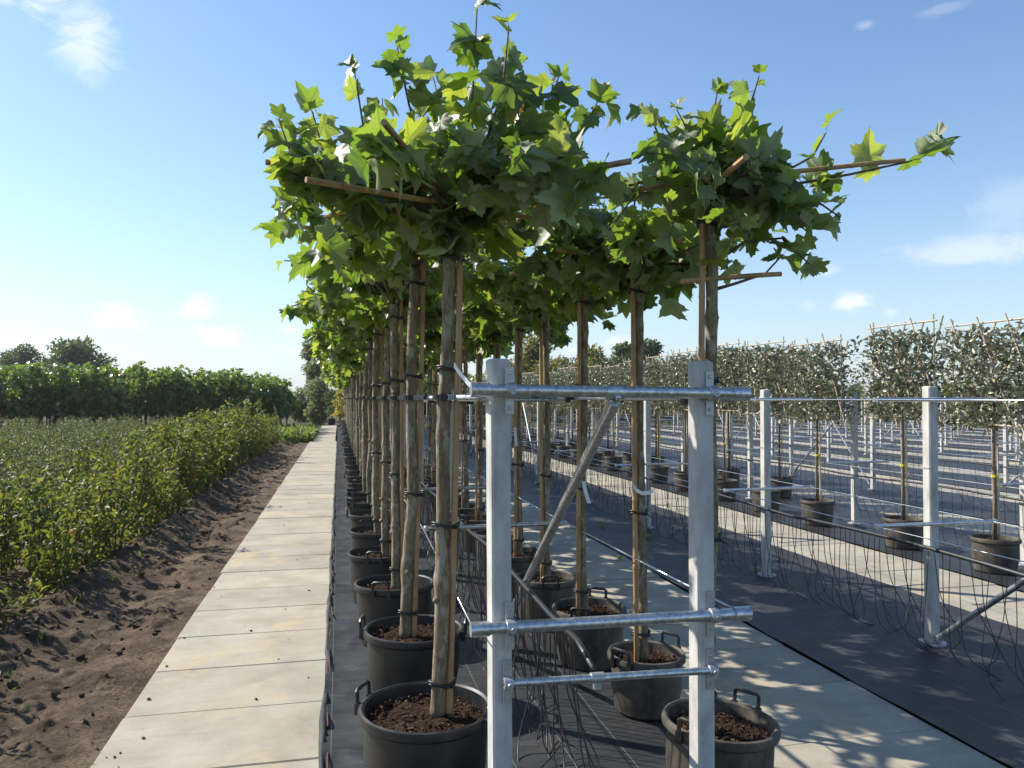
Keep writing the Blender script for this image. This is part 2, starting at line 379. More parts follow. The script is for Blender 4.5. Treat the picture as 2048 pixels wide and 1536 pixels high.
# woven ground cloth: near black, woven green marker threads along the rows, dust
m, n, l, p = mat("ground_cloth"); M['cloth'] = m
ge = n.new("ShaderNodeNewGeometry"); sx = n.new("ShaderNodeSeparateXYZ"); l.new(ge.outputs['Position'], sx.inputs[0])
def stripes(axis, period, width, off=0):
    a = mathn(n, l, 'ADD', sx.outputs[axis], off); a = mathn(n, l, 'DIVIDE', a, period); a = mathn(n, l, 'FRACT', a, 0)
    return mathn(n, l, 'LESS_THAN', a, width / period)
dz = ramp(n, l, tex(n, l, 2.6, 8, .72, 'World', (1, 1.6, 1), .6), [(.45, (0, 0, 0)), (.72, (1, 1, 1))])
c = mix(n, l, mathn(n, l, 'MULTIPLY', dz, .26), (.017, .019, .023), (.10, .095, .09))
d2 = ramp(n, l, tex(n, l, 5.5, 8, .75, 'World', (.45, 2.4, 1), 1.2), [(.56, (0, 0, 0)), (.68, (1, 1, 1))])
c = mix(n, l, mathn(n, l, 'MULTIPLY', d2, .26), c, (.20, .19, .175))
weave = mathn(n, l, 'MULTIPLY', stripes('Y', .052, .006), .35)
c = mix(n, l, weave, c, (.055, .058, .065))
c = mix(n, l, mathn(n, l, 'MULTIPLY', stripes('X', .26, .0036, .03), .6), c, (.15, .23, .21))
l.new(c, p.inputs['Base Color']); p.inputs['Roughness'].default_value = .5; p.inputs['Specular IOR Level'].default_value = .36
wv = N(n, "ShaderNodeTexWave"); wv.inputs['Scale'].default_value = 260; l.new(ge.outputs['Position'], wv.inputs['Vector'])
bump(n, l, mathn(n, l, 'ADD', tex(n, l, 7, 5, .6, 'World'), mathn(n, l, 'MULTIPLY', wv.outputs['Fac'], .04)), .30, .03, p)
# bare earth
m, n, l, p = mat("earth"); M['earth'] = m
c = ramp(n, l, tex(n, l, 3.4, 9, .72, 'World'), [(.28, (.040, .028, .020)), (.45, (.112, .080, .054)), (.62, (.20, .152, .108)), (.78, (.31, .248, .185))])
fine = ramp(n, l, tex(n, l, 48, 9, .8, 'World'), [(.34, (.35, .34, .33)), (.5, (.95, .95, .95)), (.66, (1.6, 1.55, 1.5))])
l.new(mix(n, l, 1.0, c, fine, 'MULTIPLY'), p.inputs['Base Color']); p.inputs['Roughness'].default_value = .95; p.inputs['Specular IOR Level'].default_value = .2
bump(n, l, tex(n, l, 38, 10, .8, 'World'), 1.0, .035, p)
M['clod'] = simple("earth_clod", [(.3, (.032, .023, .016)), (.7, (.12, .088, .063))], 12, .95, 'World', bmp=(40, .9, .02), spec=.2)
M['rust'] = simple("rusty_iron", [(.3, (.045, .018, .010)), (.7, (.13, .05, .026))], 30, .8)
M['stone'] = simple("pebble", [(.3, (.03, .025, .02)), (.7, (.12, .10, .08))], 30, .8)
M['dry'] = simple("dry_straw", [(.3, (.16, .09, .04)), (.7, (.32, .20, .09))], 30, .8)
M['field'] = simple("field_ground", [(.3, (.035, .035, .016)), (.5, (.055, .06, .022)), (.7, (.09, .08, .04))], 1.2, .95, 'World', detail=8, spec=.2)

# ------------------------------------------------------------------ ground
g = MB()
g.add([(-500, -40, -.12), (500, -40, -.12), (500, 700, -.12), (-500, 700, -.12)], [(0, 1, 2, 3)])
struct("ground", g.mesh("ground", M['field']))

def grid(x0, x1, nx, y0, y1, ny, hf, power=1.0):
    xs = np.linspace(x0, x1, nx); ts = np.linspace(0, 1, ny) ** power; ys = y0 + (y1 - y0) * ts
    X, Y = np.meshgrid(xs, ys); Z = hf(X, Y)
    v = np.stack([X.ravel(), Y.ravel(), Z.ravel()], 1)
    i = np.arange(ny - 1)[:, None] * nx + np.arange(nx - 1)[None, :]
    f = np.stack([i, i + 1, i + nx + 1, i + nx], -1).reshape(-1, 4)
    return v, f
def np_mesh(name, v, f, mats, smooth=True):
    me = bpy.data.meshes.new(name); nv, nf, k = len(v), len(f), f.shape[1]
    me.vertices.add(nv); me.vertices.foreach_set('co', np.ascontiguousarray(v, dtype=np.float32).ravel())
    me.loops.add(nf * k); me.loops.foreach_set('vertex_index', np.ascontiguousarray(f, dtype=np.int32).ravel())
    me.polygons.add(nf); me.polygons.foreach_set('loop_start', np.arange(0, nf * k, k, dtype=np.int32)); me.polygons.foreach_set('loop_total', np.full(nf, k, dtype=np.int32))
    if smooth: me.polygons.foreach_set('use_smooth', np.ones(nf, dtype=bool))
    for m_ in (mats if isinstance(mats, (list, tuple)) else [mats]): me.materials.append(m_)
    me.update(); me.validate(); return me

def dirt_h(X, Y):
    ridge = np.exp(-((X + 2.05 + .18 * (vnoise(Y * .9, Y * 0, 5) - .5)) / .20) ** 2) * (.05 + .10 * vnoise(Y * 1.6, X * 1.5, 3))
    lump = (fbm(X * 3.5, Y * 3.5, 11, 5) - .5) * .085 + (fbm(X * 13, Y * 13, 61, 3) - .5) * .026 + np.maximum(0, fbm(X * 7, Y * 7, 21, 4) - .57) * .16
    rut = -.035 * np.exp(-((X + 1.55) / .16) ** 2)
    edge = np.clip((-1.06 - X) / .25, 0, 1)
    return -.035 + edge * (ridge + lump + rut) + .02 * edge
v, f = grid(-2.75, -1.045, 110, 1.2, 29.2, 1200, dirt_h, 1.5)
struct("earth_strip", np_mesh("earth_strip", v, f, M['earth']), label="strip of dark turned earth between path and shrubs")
v, f = grid(-17, -2.74, 60, 1.2, 33.5, 120, lambda X, Y: -.04 + .06 * (fbm(X * 2, Y * 2, 31, 4) - .5), 1)
struct("planting_bed", np_mesh("planting_bed", v, f, M['earth']))
# clods of earth: nobody could count them
cl = MB()
for k in range(5200):
    y = 1.6 + 25 * rnd.random() ** 1.8; x = -2.15 + rnd.gauss(0, .22) if rnd.random() < .7 else rnd.uniform(-2.6, -1.08)
    if x > -1.09: continue
    s = .005 + .034 * rnd.random() ** 5
    z = float(dirt_h(np.array([x]), np.array([y]))[0])
    pts = [Vector((rnd.gauss(0, 1), rnd.gauss(0, 1), rnd.gauss(0, .8))).normalized() * s * rnd.uniform(.7, 1.3) for _ in range(7)]
    bm = bmesh.new()
    for q in pts: bm.verts.new(q)
    try:
        res = bmesh.ops.convex_hull(bm, input=bm.verts)
        bm.verts.ensure_lookup_table(); bm.verts.index_update()
        cl.add([vv.co + Vector((x, y, z + s * .25)) for vv in bm.verts], [[vv.index for vv in ff.verts] for ff in bm.faces])
    except Exception: pass
    bm.free()
o = link("earth_clods", cl.mesh("earth_clods", M['clod'])); o['kind'] = 'stuff'; tag(o, "crumbled dark clods of earth scattered along the shrub row", "earth")
# dry weeds along the path edge
dg = MB()
for k in range(420):
    y = 2.6 + 16 * rnd.random() ** 1.5; x = -1.09 - abs(rnd.gauss(0, .09))
    h = rnd.uniform(.015, .06); a = rnd.uniform(0, 6.28); w = .002
    c = Vector((x, y, float(dirt_h(np.array([x]), np.array([y]))[0])))
    tip = c + Vector((math.cos(a) * h, math.sin(a) * h, h * rnd.uniform(.2, .8)))
    q = Vector((-math.sin(a), math.cos(a), 0)) * w
    dg.add([c - q, c + q, tip], [(0, 1, 2)])
o = link("dry_weeds", dg.mesh("dry_weeds", M['dry'])); o['kind'] = 'stuff'; tag(o, "dry brown weeds along the left edge of the concrete path", "weeds")

# paths of concrete slabs
slab_meshes = {}
def slab_mesh(w, l_, key):
    if key in slab_meshes: return slab_meshes[key]
    m_ = MB(); m_.box((0, 0, -.05), (w, l_, .10), chamfer=.006); slab_meshes[key] = m_.mesh("slab", M['slab']); return slab_meshes[key]
def path(x0, x1, y0, y1, pitch=.655, label=None, seed=1, name="concrete_path"):
    r_ = random.Random(seed); b = MB()
    b.add([(x0 + .01, y0, -.06), (x1 - .01, y0, -.06), (x1 - .01, y1, -.06), (x0 + .01, y1, -.06)], [(0, 1, 2, 3)])
    root = struct(name, b.mesh(name, M['earth']), label=label)
    k = 0; y = y0
    while y < y1:
        s = link("slab", slab_mesh(x1 - x0, pitch - .005, (x1 - x0, pitch)), root)
        s.location = ((x0 + x1) / 2 + r_.gauss(0, .004), y + pitch / 2, r_.gauss(0, .0025)); s.rotation_euler = (r_.gauss(0, .0025), r_.gauss(0, .002), r_.gauss(0, .003))
        y += pitch; k += 1
    return root
path(-1.05, -.07, 1.6, 29.3, seed=1, label="sunlit pale concrete slab path beside the bare earth")
path(-.95, -.12, 29.3, 46, seed=2, label="narrow far end of the slab path", pitch=1.1)
path(1.84, 2.83, 1.9, 38, seed=3, label="concrete slab path dappled by leaf shade behind the right pots")
path(4.6, 5.52, 3.6, 38, seed=4, label="concrete slab path between black cloth beds below the hedge trees")
for k in range(2, 12):
    x0 = 4.6 + 2.76 * (k - 1)
    path(x0, x0 + .95, max(3.0, .8 * x0), 41, seed=4 + k, pitch=1.31, label="pale slab path among the empty posts on the right")

# woven ground cloths
def cloth(x0, x1, y0, y1, nx=20, seed=0, label=None, wr=.0):
    ny = int((y1 - y0) / (.05 if wr else .12))
    def h(X, Y):
        e = np.minimum(X - x0, x1 - X)
        return .004 + .010 * (fbm(X * 3, Y * 1.2, 40 + seed, 3) - .5) + .012 * np.exp(-e / .05) * (fbm(X * 0, Y * 5, seed, 3)) + wr * np.exp(-(X - x0) / .35) * (1 - 2 * np.abs(fbm(X * 2.2, Y * 6.5, 70, 3) - .5)) ** 3
    v, f = grid(x0, x1, nx, y0, y1, ny, h, 1.3)
    return struct("ground_cloth", np_mesh("ground_cloth", v, f, M['cloth']), label=label)
cloth(-.068, 1.838, 1.4, 44, 70, 1, "black woven ground cloth under the potted plane trees", .034)
cloth(2.832, 4.598, 1.6, 41, 30, 2, "black woven ground cloth with leaf shadows, right of the dappled path")
cloth(5.522, 7.355, 3.5, 41, 24, 3, "black woven ground cloth under the hedge trees")
for k in range(2, 12):
    x0 = 4.6 + 2.76 * (k - 1) + .952
    cloth(x0, x0 + 1.806, max(3, .8 * x0), 41, 8, 4 + k, "black woven ground cloth among the far empty posts")
# folded cloth edge against the path with rusty holding bars
eb = MB(); pts = []
for k in range(180):
    y = 1.5 + k * .12; pts.append((-.062 + .006 * math.sin(y * 3) + rnd.gauss(0, .003), y, .018 + .006 * math.sin(y * 2.1)))
eb.tube(pts, [.016 + .004 * math.sin(k * .7) for k in range(180)], 6)
tag(link("cloth_hem", eb.mesh("cloth_hem", M['cloth'], True)), "rolled black hem of ground cloth along the sunlit path", "cloth hem")
rb = MB(); rb.tube([(0, -.12, 0), (0, -.02, .003), (0, .12, 0)], .0045, 6); rbm = rb.mesh("holding_bar", M['rust'])
for k in range(12):
    o = link("holding_bar", rbm, None, (-.047 + rnd.gauss(0, .003), 2.75 + .62 * k + rnd.gauss(0, .05), .034)); o.rotation_euler = (0, 0, rnd.gauss(0, .03))
    tag(o, "short rusty iron bar lying along the cloth hem by the path", "iron bar", "rusty bars along the cloth hem")

cr = MB()
for k in range(110):
    y = 2.4 + 12 * rnd.random() ** 1.4; x = -1.045 + abs(rnd.gauss(0, .10)) if rnd.random() < .6 else rnd.uniform(-1.0, -.1); s_ = .001 + .0045 * rnd.random() ** 3
    cr.box((x, y, .004), (s_ * 2, s_ * 1.6, s_ * 1.2), Euler((rnd.gauss(0, .4), 0, rnd.uniform(0, 6))))
o = link("earth_crumbs", cr.mesh("earth_crumbs", M['clod'])); o['kind'] = 'stuff'; tag(o, "crumbs of dark earth spilled onto the pale path slabs", "earth")
# pebbles on the slabs
pm = MB(); bm = bmesh.new(); bmesh.ops.create_icosphere(bm, subdivisions=1, radius=1)
pm.add([(v_.co.x * .011, v_.co.y * .009, v_.co.z * .006 + .004) for v_ in bm.verts], [[q.index for q in f_.verts] for f_ in bm.faces]); bm.free(); pbm = pm.mesh("pebble", M['stone'])
for (px, py) in [(303, 1395), (516, 1395), (293, 1472), (560, 1316), (596, 1119), (505, 1260), (338, 1330), (620, 1180), (570, 1050), (372, 1274), (648, 1450), (700, 1), (318, 1325)]:
    if py < 900: continue
    q = at(px, py, EYE * 1538 / (py - 797))
    o = link("pebble", pbm, None, (q.x, q.y, .002)); o.rotation_euler = (0, 0, rnd.uniform(0, 6)); s = rnd.uniform(.6, 1.2); o.scale = (s, s, s)
    tag(o, "tiny dark pebble lying on the sunlit concrete path", "pebble", "pebbles on the concrete path")

# ------------------------------------------------------------------ leaf shapes
HALF = [(0, 1.0), (7, .84), (12, .86), (18, .70), (27, .61), (36, .68), (43, .82), (48, .78), (54, .93), (61, .76), (68, .76), (78, .57), (88, .58), (97, .66), (106, .56), (114, .60), (126, .42), (150, .26)]
def plane_leaf(seed, ring=True, simple_=False):
    r_ = random.Random(seed)
    half = HALF if not simple_ else [HALF[i] for i in (0, 3, 4, 6, 8, 11, 13, 16)]
    sgn = [(a, q) for a, q in half] + [(-a, q) for a, q in reversed(half) if a != 0]
    droop = r_.uniform(.05, .7); fold = r_.uniform(-.1, .75); twist = r_.uniform(-.6, .6); wav = r_.uniform(.03, .13); ph = r_.uniform(0, 6)
    pet = r_.uniform(.35, .55)
    def P(a, q):
        x = q * math.sin(R(a)); y = q * math.cos(R(a)) + .0
        z = fold * abs(x) - droop * (q * q) * (.55 + .45 * math.cos(R(a))) + twist * x * max(0, y) + wav * math.sin(6 * math.atan2(x, y + .2) + ph) * q
        # lobes fold a little along their veins
        k = .06 * math.cos(R(a) * 360 / 55.0)
        return (x * (1 - .25 * max(0, fold)), pet + y * (1 - .15 * droop), z + k * q * .8 + .02)
    mb = MB(); n_ = len(sgn)
    vs_ = [P(0, 0)] + [P(a, q * r_.uniform(.94, 1.06)) for a, q in sgn]; fs = []
    if ring:
        vs_ += [P(a, q * .52) for a, q in sgn]
        for i in range(n_):
            j = (i + 1) % n_
            if i == n_ // 2 and False: continue
            fs.append((0, 1 + n_ + j, 1 + n_ + i)); fs.append((1 + n_ + i, 1 + n_ + j, 1 + j, 1 + i))
    else:
        for i in range(n_): fs.append((0, 1 + (i + 1) % n_, 1 + i))
    mb.add(vs_, fs)
    w = .012
    mb.add([(-w, 0, 0), (w, 0, 0), (w, pet * .6, .05), (-w, pet * .6, .05), (0, pet + .05, .02), (0, 0, -.02), (0, pet * .6, .03)], [(0, 1, 2, 3), (3, 2, 4), (5, 0, 3, 6), (1, 5, 6, 2), (6, 3, 4), (2, 6, 4)])
    return mb
LEAF_MB = [plane_leaf(s, True) for s in range(10)]
LEAF = []
for m_ in LEAF_MB:
    me = m_.mesh("leaf", M['plane_leaf'], True); uvl = me.uv_layers.new(name="blade"); pet_ = m_.v[0][1]
    idx = np.empty(len(me.loops), dtype=np.int32); me.loops.foreach_get('vertex_index', idx); vv_ = np.array(m_.v, dtype=np.float32)
    q_ = np.stack([vv_[idx, 0], vv_[idx, 1] - pet_], 1); uvl.data.foreach_set('uv', q_.ravel()); LEAF.append(me)
LOW_MB = [plane_leaf(s, False, True) for s in range(10, 16)]
def tri_arr(mb):
    tris = []
    for f_ in mb.f:
        for i in range(1, len(f_) - 1): tris.append((f_[0], f_[i], f_[i + 1]))
    return np.array(mb.v, dtype=np.float32), np.array(tris, dtype=np.int32)
LOW = [tri_arr(m_) for m_ in LOW_MB]
def small_leaf(w, bend, fold):     # pointed oval leaf along +Y, length 1
    v_ = [(0, 0, 0), (-w, .35, fold), (w, .35, fold), (0, .42, .0), (-w * .7, .72, fold * .7 - bend * .4), (w * .7, .72, fold * .7 - bend * .4), (0, 1, -bend)]
    return np.array(v_, dtype=np.float32), np.array([(0, 3, 1), (0, 2, 3), (1, 3, 4), (3, 2, 5), (4, 3, 6), (3, 5, 6)], dtype=np.int32)
OVAL = [small_leaf(.26, .15, .10), small_leaf(.22, .35, .06), small_leaf(.28, .05, .14)]
LONG = [small_leaf(.16, .25, .05), small_leaf(.20, .45, .08)]
BLADE = [small_leaf(.03, .3, .0), small_leaf(.04, .5, .0)]

def frames(d, nrm_):
    d = d / np.linalg.norm(d, axis=1, keepdims=True)
    x = np.cross(d, nrm_); x /= np.maximum(1e-6, np.linalg.norm(x, axis=1, keepdims=True)); z = np.cross(x, d)
    return np.stack([x, d, z], 2)
def scatter(P_, D, Nn, S, shapes, rs):
    """one mesh of many leaves: positions, directions, normals, sizes"""
    F = frames(D, Nn); pick = rs.integers(0, len(shapes), len(P_)); vv, ff, b = [], [], 0
    for k, (sv, sf) in enumerate(shapes):
        idx = np.where(pick == k)[0]
        if not len(idx): continue
        w = np.einsum('nij,vj->nvi', F[idx], sv) * S[idx][:, None, None] + P_[idx][:, None, :]
        f_ = sf[None] + (np.arange(len(idx)) * len(sv))[:, None, None] + b
        vv.append(w.reshape(-1, 3)); ff.append(f_.reshape(-1, 3)); b += len(idx) * len(sv)
    return np.concatenate(vv), np.concatenate(ff)

# ------------------------------------------------------------------ pots
def pot_meshes(D, h, material, seed):
    r_ = random.Random(seed); Ro = D / 2; b = .80
    mb = MB()
    prof = [(0, 0), (Ro * b - .012, 0), (Ro * b, .010), (Ro * (b + .10), h * .45), (Ro - .022, h - .045), (Ro - .014, h - .040), (Ro - .002, h - .030), (Ro, h - .012), (Ro - .004, h), (Ro - .014, h + .003), (Ro - .024, h - .004),
            (Ro - .028, h - .03), (Ro - .036, h - .10), (Ro - .05, h - .14)]
    mb.lathe(prof, 44)
    body = mb.mesh("body", material, True, 40)
    hd = MB(); w, up = .052, .050
    y0 = Ro + .004
    hd.tube([(-w, y0 - .012, h - .05), (-w, y0, h - .02), (-w, y0 + .004, h + up - .008), (-w + .010, y0 + .004, h + up), (w - .010, y0 + .004, h + up), (w, y0 + .004, h + up - .008), (w, y0, h - .02), (w, y0 - .012, h - .05)], .0085, 6)
    hd.box((-w, y0 - .004, h - .022), (.026, .022, .045)); hd.box((w, y0 - .004, h - .022), (.026, .022, .045))
    hand = hd.mesh("handle", M['black'], True, 40)
    # soil surface
    rs_ = Ro - .034; zs = h - .045; nr, na = 12, 40; vs_, fs = [(0, 0, zs + .01)], []
    for i in range(1, nr + 1):
        for j in range(na):
            a = 2 * math.pi * j / na; q = rs_ * i / nr
            z = zs + .040 * (float(fbm(np.array([q * math.cos(a) * 16 + seed * 7]), np.array([q * math.sin(a) * 16]), seed, 4)[0]) - .5) - (.012 * (i / nr) ** 4)
            vs_.append((q * math.cos(a), q * math.sin(a), z))
    for j in range(na): fs.append((0, 1 + j, 1 + (j + 1) % na))
    for i in range(nr - 1):
        for j in range(na):
            a, b2 = 1 + i * na + j, 1 + i * na + (j + 1) % na; fs.append((a, a + na, b2 + na, b2))
    sb = MB(); sb.add(vs_, fs)
    sb.cur = 1
    for k in range(520):
        a, q = r_.uniform(0, 6.28), rs_ * .97 * math.sqrt(r_.random()); s = r_.uniform(.002, .005) + .006 * r_.random() ** 4
        M3 = Euler((r_.gauss(0, .5), r_.gauss(0, .5), r_.uniform(0, 6.28))).to_matrix()
        sb.box((q * math.cos(a), q * math.sin(a), zs + .006 + s * .3), (s * r_.uniform(1, 2.6), s, s * .7), M3)
    soil = sb.mesh("soil", [M['soil'], M['chip']])
    return body, hand, soil
POT_BIG = pot_meshes(.53, .385, M['pot'], 1)
POT_MID = pot_meshes(.455, .33, M['dusty_pot'], 2)
POT_SMALL = pot_meshes(.40, .29, M['dusty_pot'], 3)
POT_HEDGE = pot_meshes(.42, .31, M['dusty_pot'], 4)
def pot(kind, loc, label, group=None, h_ang=0.6, tilt=(0, 0), parts=True, category="plant pot"):
    t = thing("plant_pot", label, category, loc, 0, group); t.rotation_euler = (tilt[0], tilt[1], 0)
    part("body", kind[0], t); part("soil", kind[2], t)
    for a in (h_ang, h_ang + math.pi) if parts else ():
        part("handle", kind[1], t, M=Matrix.Rotation(a, 4, 'Z'))
    return t

# ------------------------------------------------------------------ plane trees
def trunk_mesh(h, r0, r1, seed, lean=(0, 0), base=Vector((0, 0, 0))):
    r_ = random.Random(seed); pts, rad = [], []; k = 46
    ox = [r_.gauss(0, .0065) for _ in range(6)]; oy = [r_.gauss(0, .012) for _ in range(6)]
    knots = [(r_.uniform(.1, .98), r_.uniform(.06, .24)) for _ in range(7)] + [(.97, .40), (.86, .25)]
    def curve(o, t):
        x = t * 4.999; i = int(x); fr = x - i; fr = fr * fr * (3 - 2 * fr); return o[i] * (1 - fr) + o[i + 1] * fr
    for i in range(k):
        t = i / (k - 1)
        pts.append(Vector((lean[0] * t + curve(ox, t) - ox[0] * (1 - t), lean[1] * t + curve(oy, t) - oy[0] * (1 - t), h * t)))
        q = r0 + (r1 - r0) * t
        if t < .04: q *= 1.18 - 4 * t
        for kt, ka in knots: q *= 1 + ka * math.exp(-((t - kt) * h / .022) ** 2)
        rad.append(q * (1 + r_.gauss(0, .012)))
    mb = MB(); mb.tube(pts, rad, 14)
    # knobs where side shoots were cut
    for kt, ka in knots[:5]:
        i = int(kt * (k - 1)); a = r_.uniform(0, 6.28); p0 = pts[i] + Vector((math.cos(a), math.sin(a), .1)) * rad[i] * .55
        p1 = pts[i] + Vector((math.cos(a), math.sin(a), .25)) * (rad[i] + .012)
        mb.tube([p0, p1], [.016, .011], 7)
    return mb.mesh("trunk", M['bark'], True), pts, rad
def cane_mesh(p0, p1, r0, material, seed=0, name="bamboo_cane", n=7):
    r_ = random.Random(seed); p0, p1 = Vector(p0), Vector(p1); L = (p1 - p0).length; pts, rad = [p0], [r0]; q = r_.uniform(.12, .3)
    side = (p1 - p0).orthogonal().normalized() * r_.gauss(0, .004)
    while q < L - .05:
        t = q / L; c = p0.lerp(p1, t) + side * math.sin(t * 3.1)
        for dq, k in ((-.006, 1.0), (0, 1.16), (.006, 1.0)):
            pts.append(c + (p1 - p0).normalized() * dq); rad.append(r0 * k * (1 - .15 * t))
        q += r_.uniform(.2, .34)
    pts.append(p1); rad.append(r0 * .85)
    mb = MB(); mb.tube(pts, rad, n); return mb.mesh(name, material, True, 50)
def tie_mesh(c, rx, n_turn=2):
    """black tie looped round trunk and cane: c centre, rx half spans"""
    mb = MB()
    for q in range(n_turn):
        pts = [(c[0] + rx[0] * math.cos(2 * math.pi * k / 16), c[1] + rx[1] * math.sin(2 * math.pi * k / 16), c[2] + .009 * q + .006 * math.sin(4 * math.pi * k / 16 + q)) for k in range(17)]
        mb.tube(pts, .0052, 5, False)
    mb.tube([(c[0] + rx[0] * .6, c[1] - rx[1] * .85, c[2]), (c[0] + rx[0] * 1.1, c[1] - rx[1] * 1.5, c[2] - .02)], .003, 4)
    return mb.mesh("cable_tie", M['black'], True)

def crown_skeleton(r_, top, zc, spread, n_arm, n_up, upmax, extra=(), n_twig=16):
    """polylines of branches for a roof trained crown"""
    br = []
    for k in range(n_arm):
        a = 2 * math.pi * k / n_arm + r_.gauss(0, .18); L = spread * r_.uniform(.75, 1.1)
        dx, dy = math.cos(a), math.sin(a)
        L *= 1 / max(abs(dx), abs(dy)) * .92
        z1 = zc + r_.gauss(0, .03)
        pts = [top.copy(), top + Vector((dx * .05, dy * .05, .06))]
        for t in (.25, .5, .75, 1.0):
            pts.append(Vector((top.x + dx * L * t + r_.gauss(0, .02), top.y + dy * L * t + r_.gauss(0, .02), z1 + .03 * math.sin(t * 5 + k) + r_.gauss(0, .012) + .04 * t * r_.uniform(-1, 1.2))))
        br.append((pts, .012, 'arm'))
    arms = [b for b in br]
    for k in range(n_up):
        pts0 = r_.choice(arms)[0]; i = r_.randint(1, 4); t = r_.random(); b = pts0[i].lerp(pts0[i + 1], t)
        H = upmax * r_.uniform(.35, 1.0); lx, ly = r_.gauss(0, .10), r_.gauss(0, .10)
        pts = [b, b + Vector((lx * .25, ly * .25, H * .35)), b + Vector((lx * .7, ly * .7, H * .7)), b + Vector((lx, ly, H))]
        br.append((pts, .006, 'up'))
    for k in range(n_twig):
        pts0 = r_.choice(arms)[0]; i = r_.randint(2, 4); b = pts0[i].lerp(pts0[i + 1], r_.random())
        a = r_.uniform(0, 6.28); L = r_.uniform(.14, .34); dz = r_.uniform(-.75, .55)
        e = Vector((math.cos(a) * L, math.sin(a) * L, dz * L * 1.15)); pts = [b, b + e * .5 + Vector((0, 0, .02)), b + e]
        br.append((pts, .0045, 'twig'))
    for e in extra:
        br.append((([top + Vector(q) for q in e]), .008, 'thin' if abs(e[-1][0]) > .8 else 'up'))
    return br
def crown_leaves(r_, br, n_leaf, smin, smax, keep_extra=True):
    out = []
    segs = []
    for pts, rr, kind in br:
        for i in range(len(pts) - 1):
            L = (pts[i + 1] - pts[i]).length
            if kind == 'arm' and i < 2: continue
            segs.append((pts[i], pts[i + 1], L * {'arm': .75, 'up': .85, 'twig': 1.5, 'thin': .85}[kind], kind))
    tips = [(pts[-1], (pts[-1] - pts[-2]).normalized()) for pts, rr, kind in br]
    W = [s[2] for s in segs]
    for k in range(n_leaf):
        tipleaf = k < len(tips) * 2
        if tipleaf:
            p_, tdir = tips[k % len(tips)]; kind = 'tip'; p_ = p_ - tdir * .03 * (k // len(tips))
        else:
            a, b, L, kind = r_.choices(segs, W)[0]; p_ = a.lerp(b, r_.random()); tdir = (b - a).normalized()
        az = r_.uniform(0, 6.28); el_ = r_.gauss(-.08, .55)
        d = Vector((math.cos(az) * math.cos(el_), math.sin(az) * math.cos(el_), math.sin(el_)))
        if kind == 'tip': d = (d + tdir * .7).normalized()
        nrm_ = Vector((r_.gauss(0, .75), r_.gauss(0, .75), .85))
        if r_.random() < .22: nrm_ = Vector((r_.gauss(0, 1), r_.gauss(0, 1), r_.gauss(-.2, .7)))
        s = r_.uniform(smin, smax) * (.72 if kind == 'tip' else 1.0) * (.6 if r_.random() < .12 else 1)
        if kind == 'arm' and r_.random() < .4: p_ = p_ + Vector((0, 0, -.02)); d = (d + Vector((0, 0, -.55))).normalized()
        out.append((p_, d, nrm_.normalized(), s))
    return out
def leaf_matrix(p_, d, nn, s):
    x = d.cross(nn); x = x.normalized() if x.length > 1e-4 else d.orthogonal().normalized(); z = x.cross(d)
    Mx = Matrix((x, d, z)).transposed().to_4x4()
    return Matrix.Translation(p_) @ Mx @ Matrix.Scale(s, 4)

def canes_for(t, top, zc, spread, r_, seed, explicit=None):
    specs = explicit
    if specs is None:
        a0 = r_.gauss(0, .14); specs = []
        for k, L in ((0, spread), (1, spread), (.5, spread * .95), (1.5, spread * .95)):
            a = a0 + k * math.pi / 2; dz = r_.gauss(0, .025); z = zc + .012 * k
            specs.append(((top.x - math.cos(a) * L, top.y - math.sin(a) * L, z - dz), (top.x + math.cos(a) * L, top.y + math.sin(a) * L, z + dz)))
    for k, (a, b) in enumerate(specs):
        part("bamboo_cane", cane_mesh(a, b, .0115, M['bamboo'], seed + k), t)
    return specs

STRAP = None
def strap_mesh(side):
    mb = MB(); Rr = .048
    mb.cur = 0
    ring = [(Rr * math.cos(a), Rr * math.sin(a)) for a in [2 * math.pi * k / 20 for k in range(20)]]
    vs_ = [(x, y, -.011) for x, y in ring] + [(x, y, .011) for x, y in ring] + [(x * .93, y * .93, .011) for x, y in ring] + [(x * .93, y * .93, -.011) for x, y in ring]
    fs = []
    for k in range(20):
        j = (k + 1) % 20
        for r0 in (0, 20, 40): fs.append((r0 + k, r0 + j, r0 + 20 + j, r0 + 20 + k))
    mb.add(vs_, fs)
    mb.box((side * .078, 0, 0), (.055, .03, .024), chamfer=.004); mb.box((side * .105, 0, -.006), (.03, .045, .046), chamfer=.005)
    mb.box((-.01 * side, -.05, 0), (.028, .014, .030), chamfer=.003)
    mb.cur = 1
    for k in range(6): mb.box((side * (.012 + .009 * k), -.0505 + .0007 * k, 0), (.0055, .004, .018))
    mb.box((side * .035, -.0515, -.0095), (.062, .004, .003)); mb.box((side * .035, -.0515, .0095), (.062, .004, .003))
    return mb.mesh("trunk_strap", [M['black'], M['clip']], True, 30)
STRAPS = {1: strap_mesh(1), -1: strap_mesh(-1)}

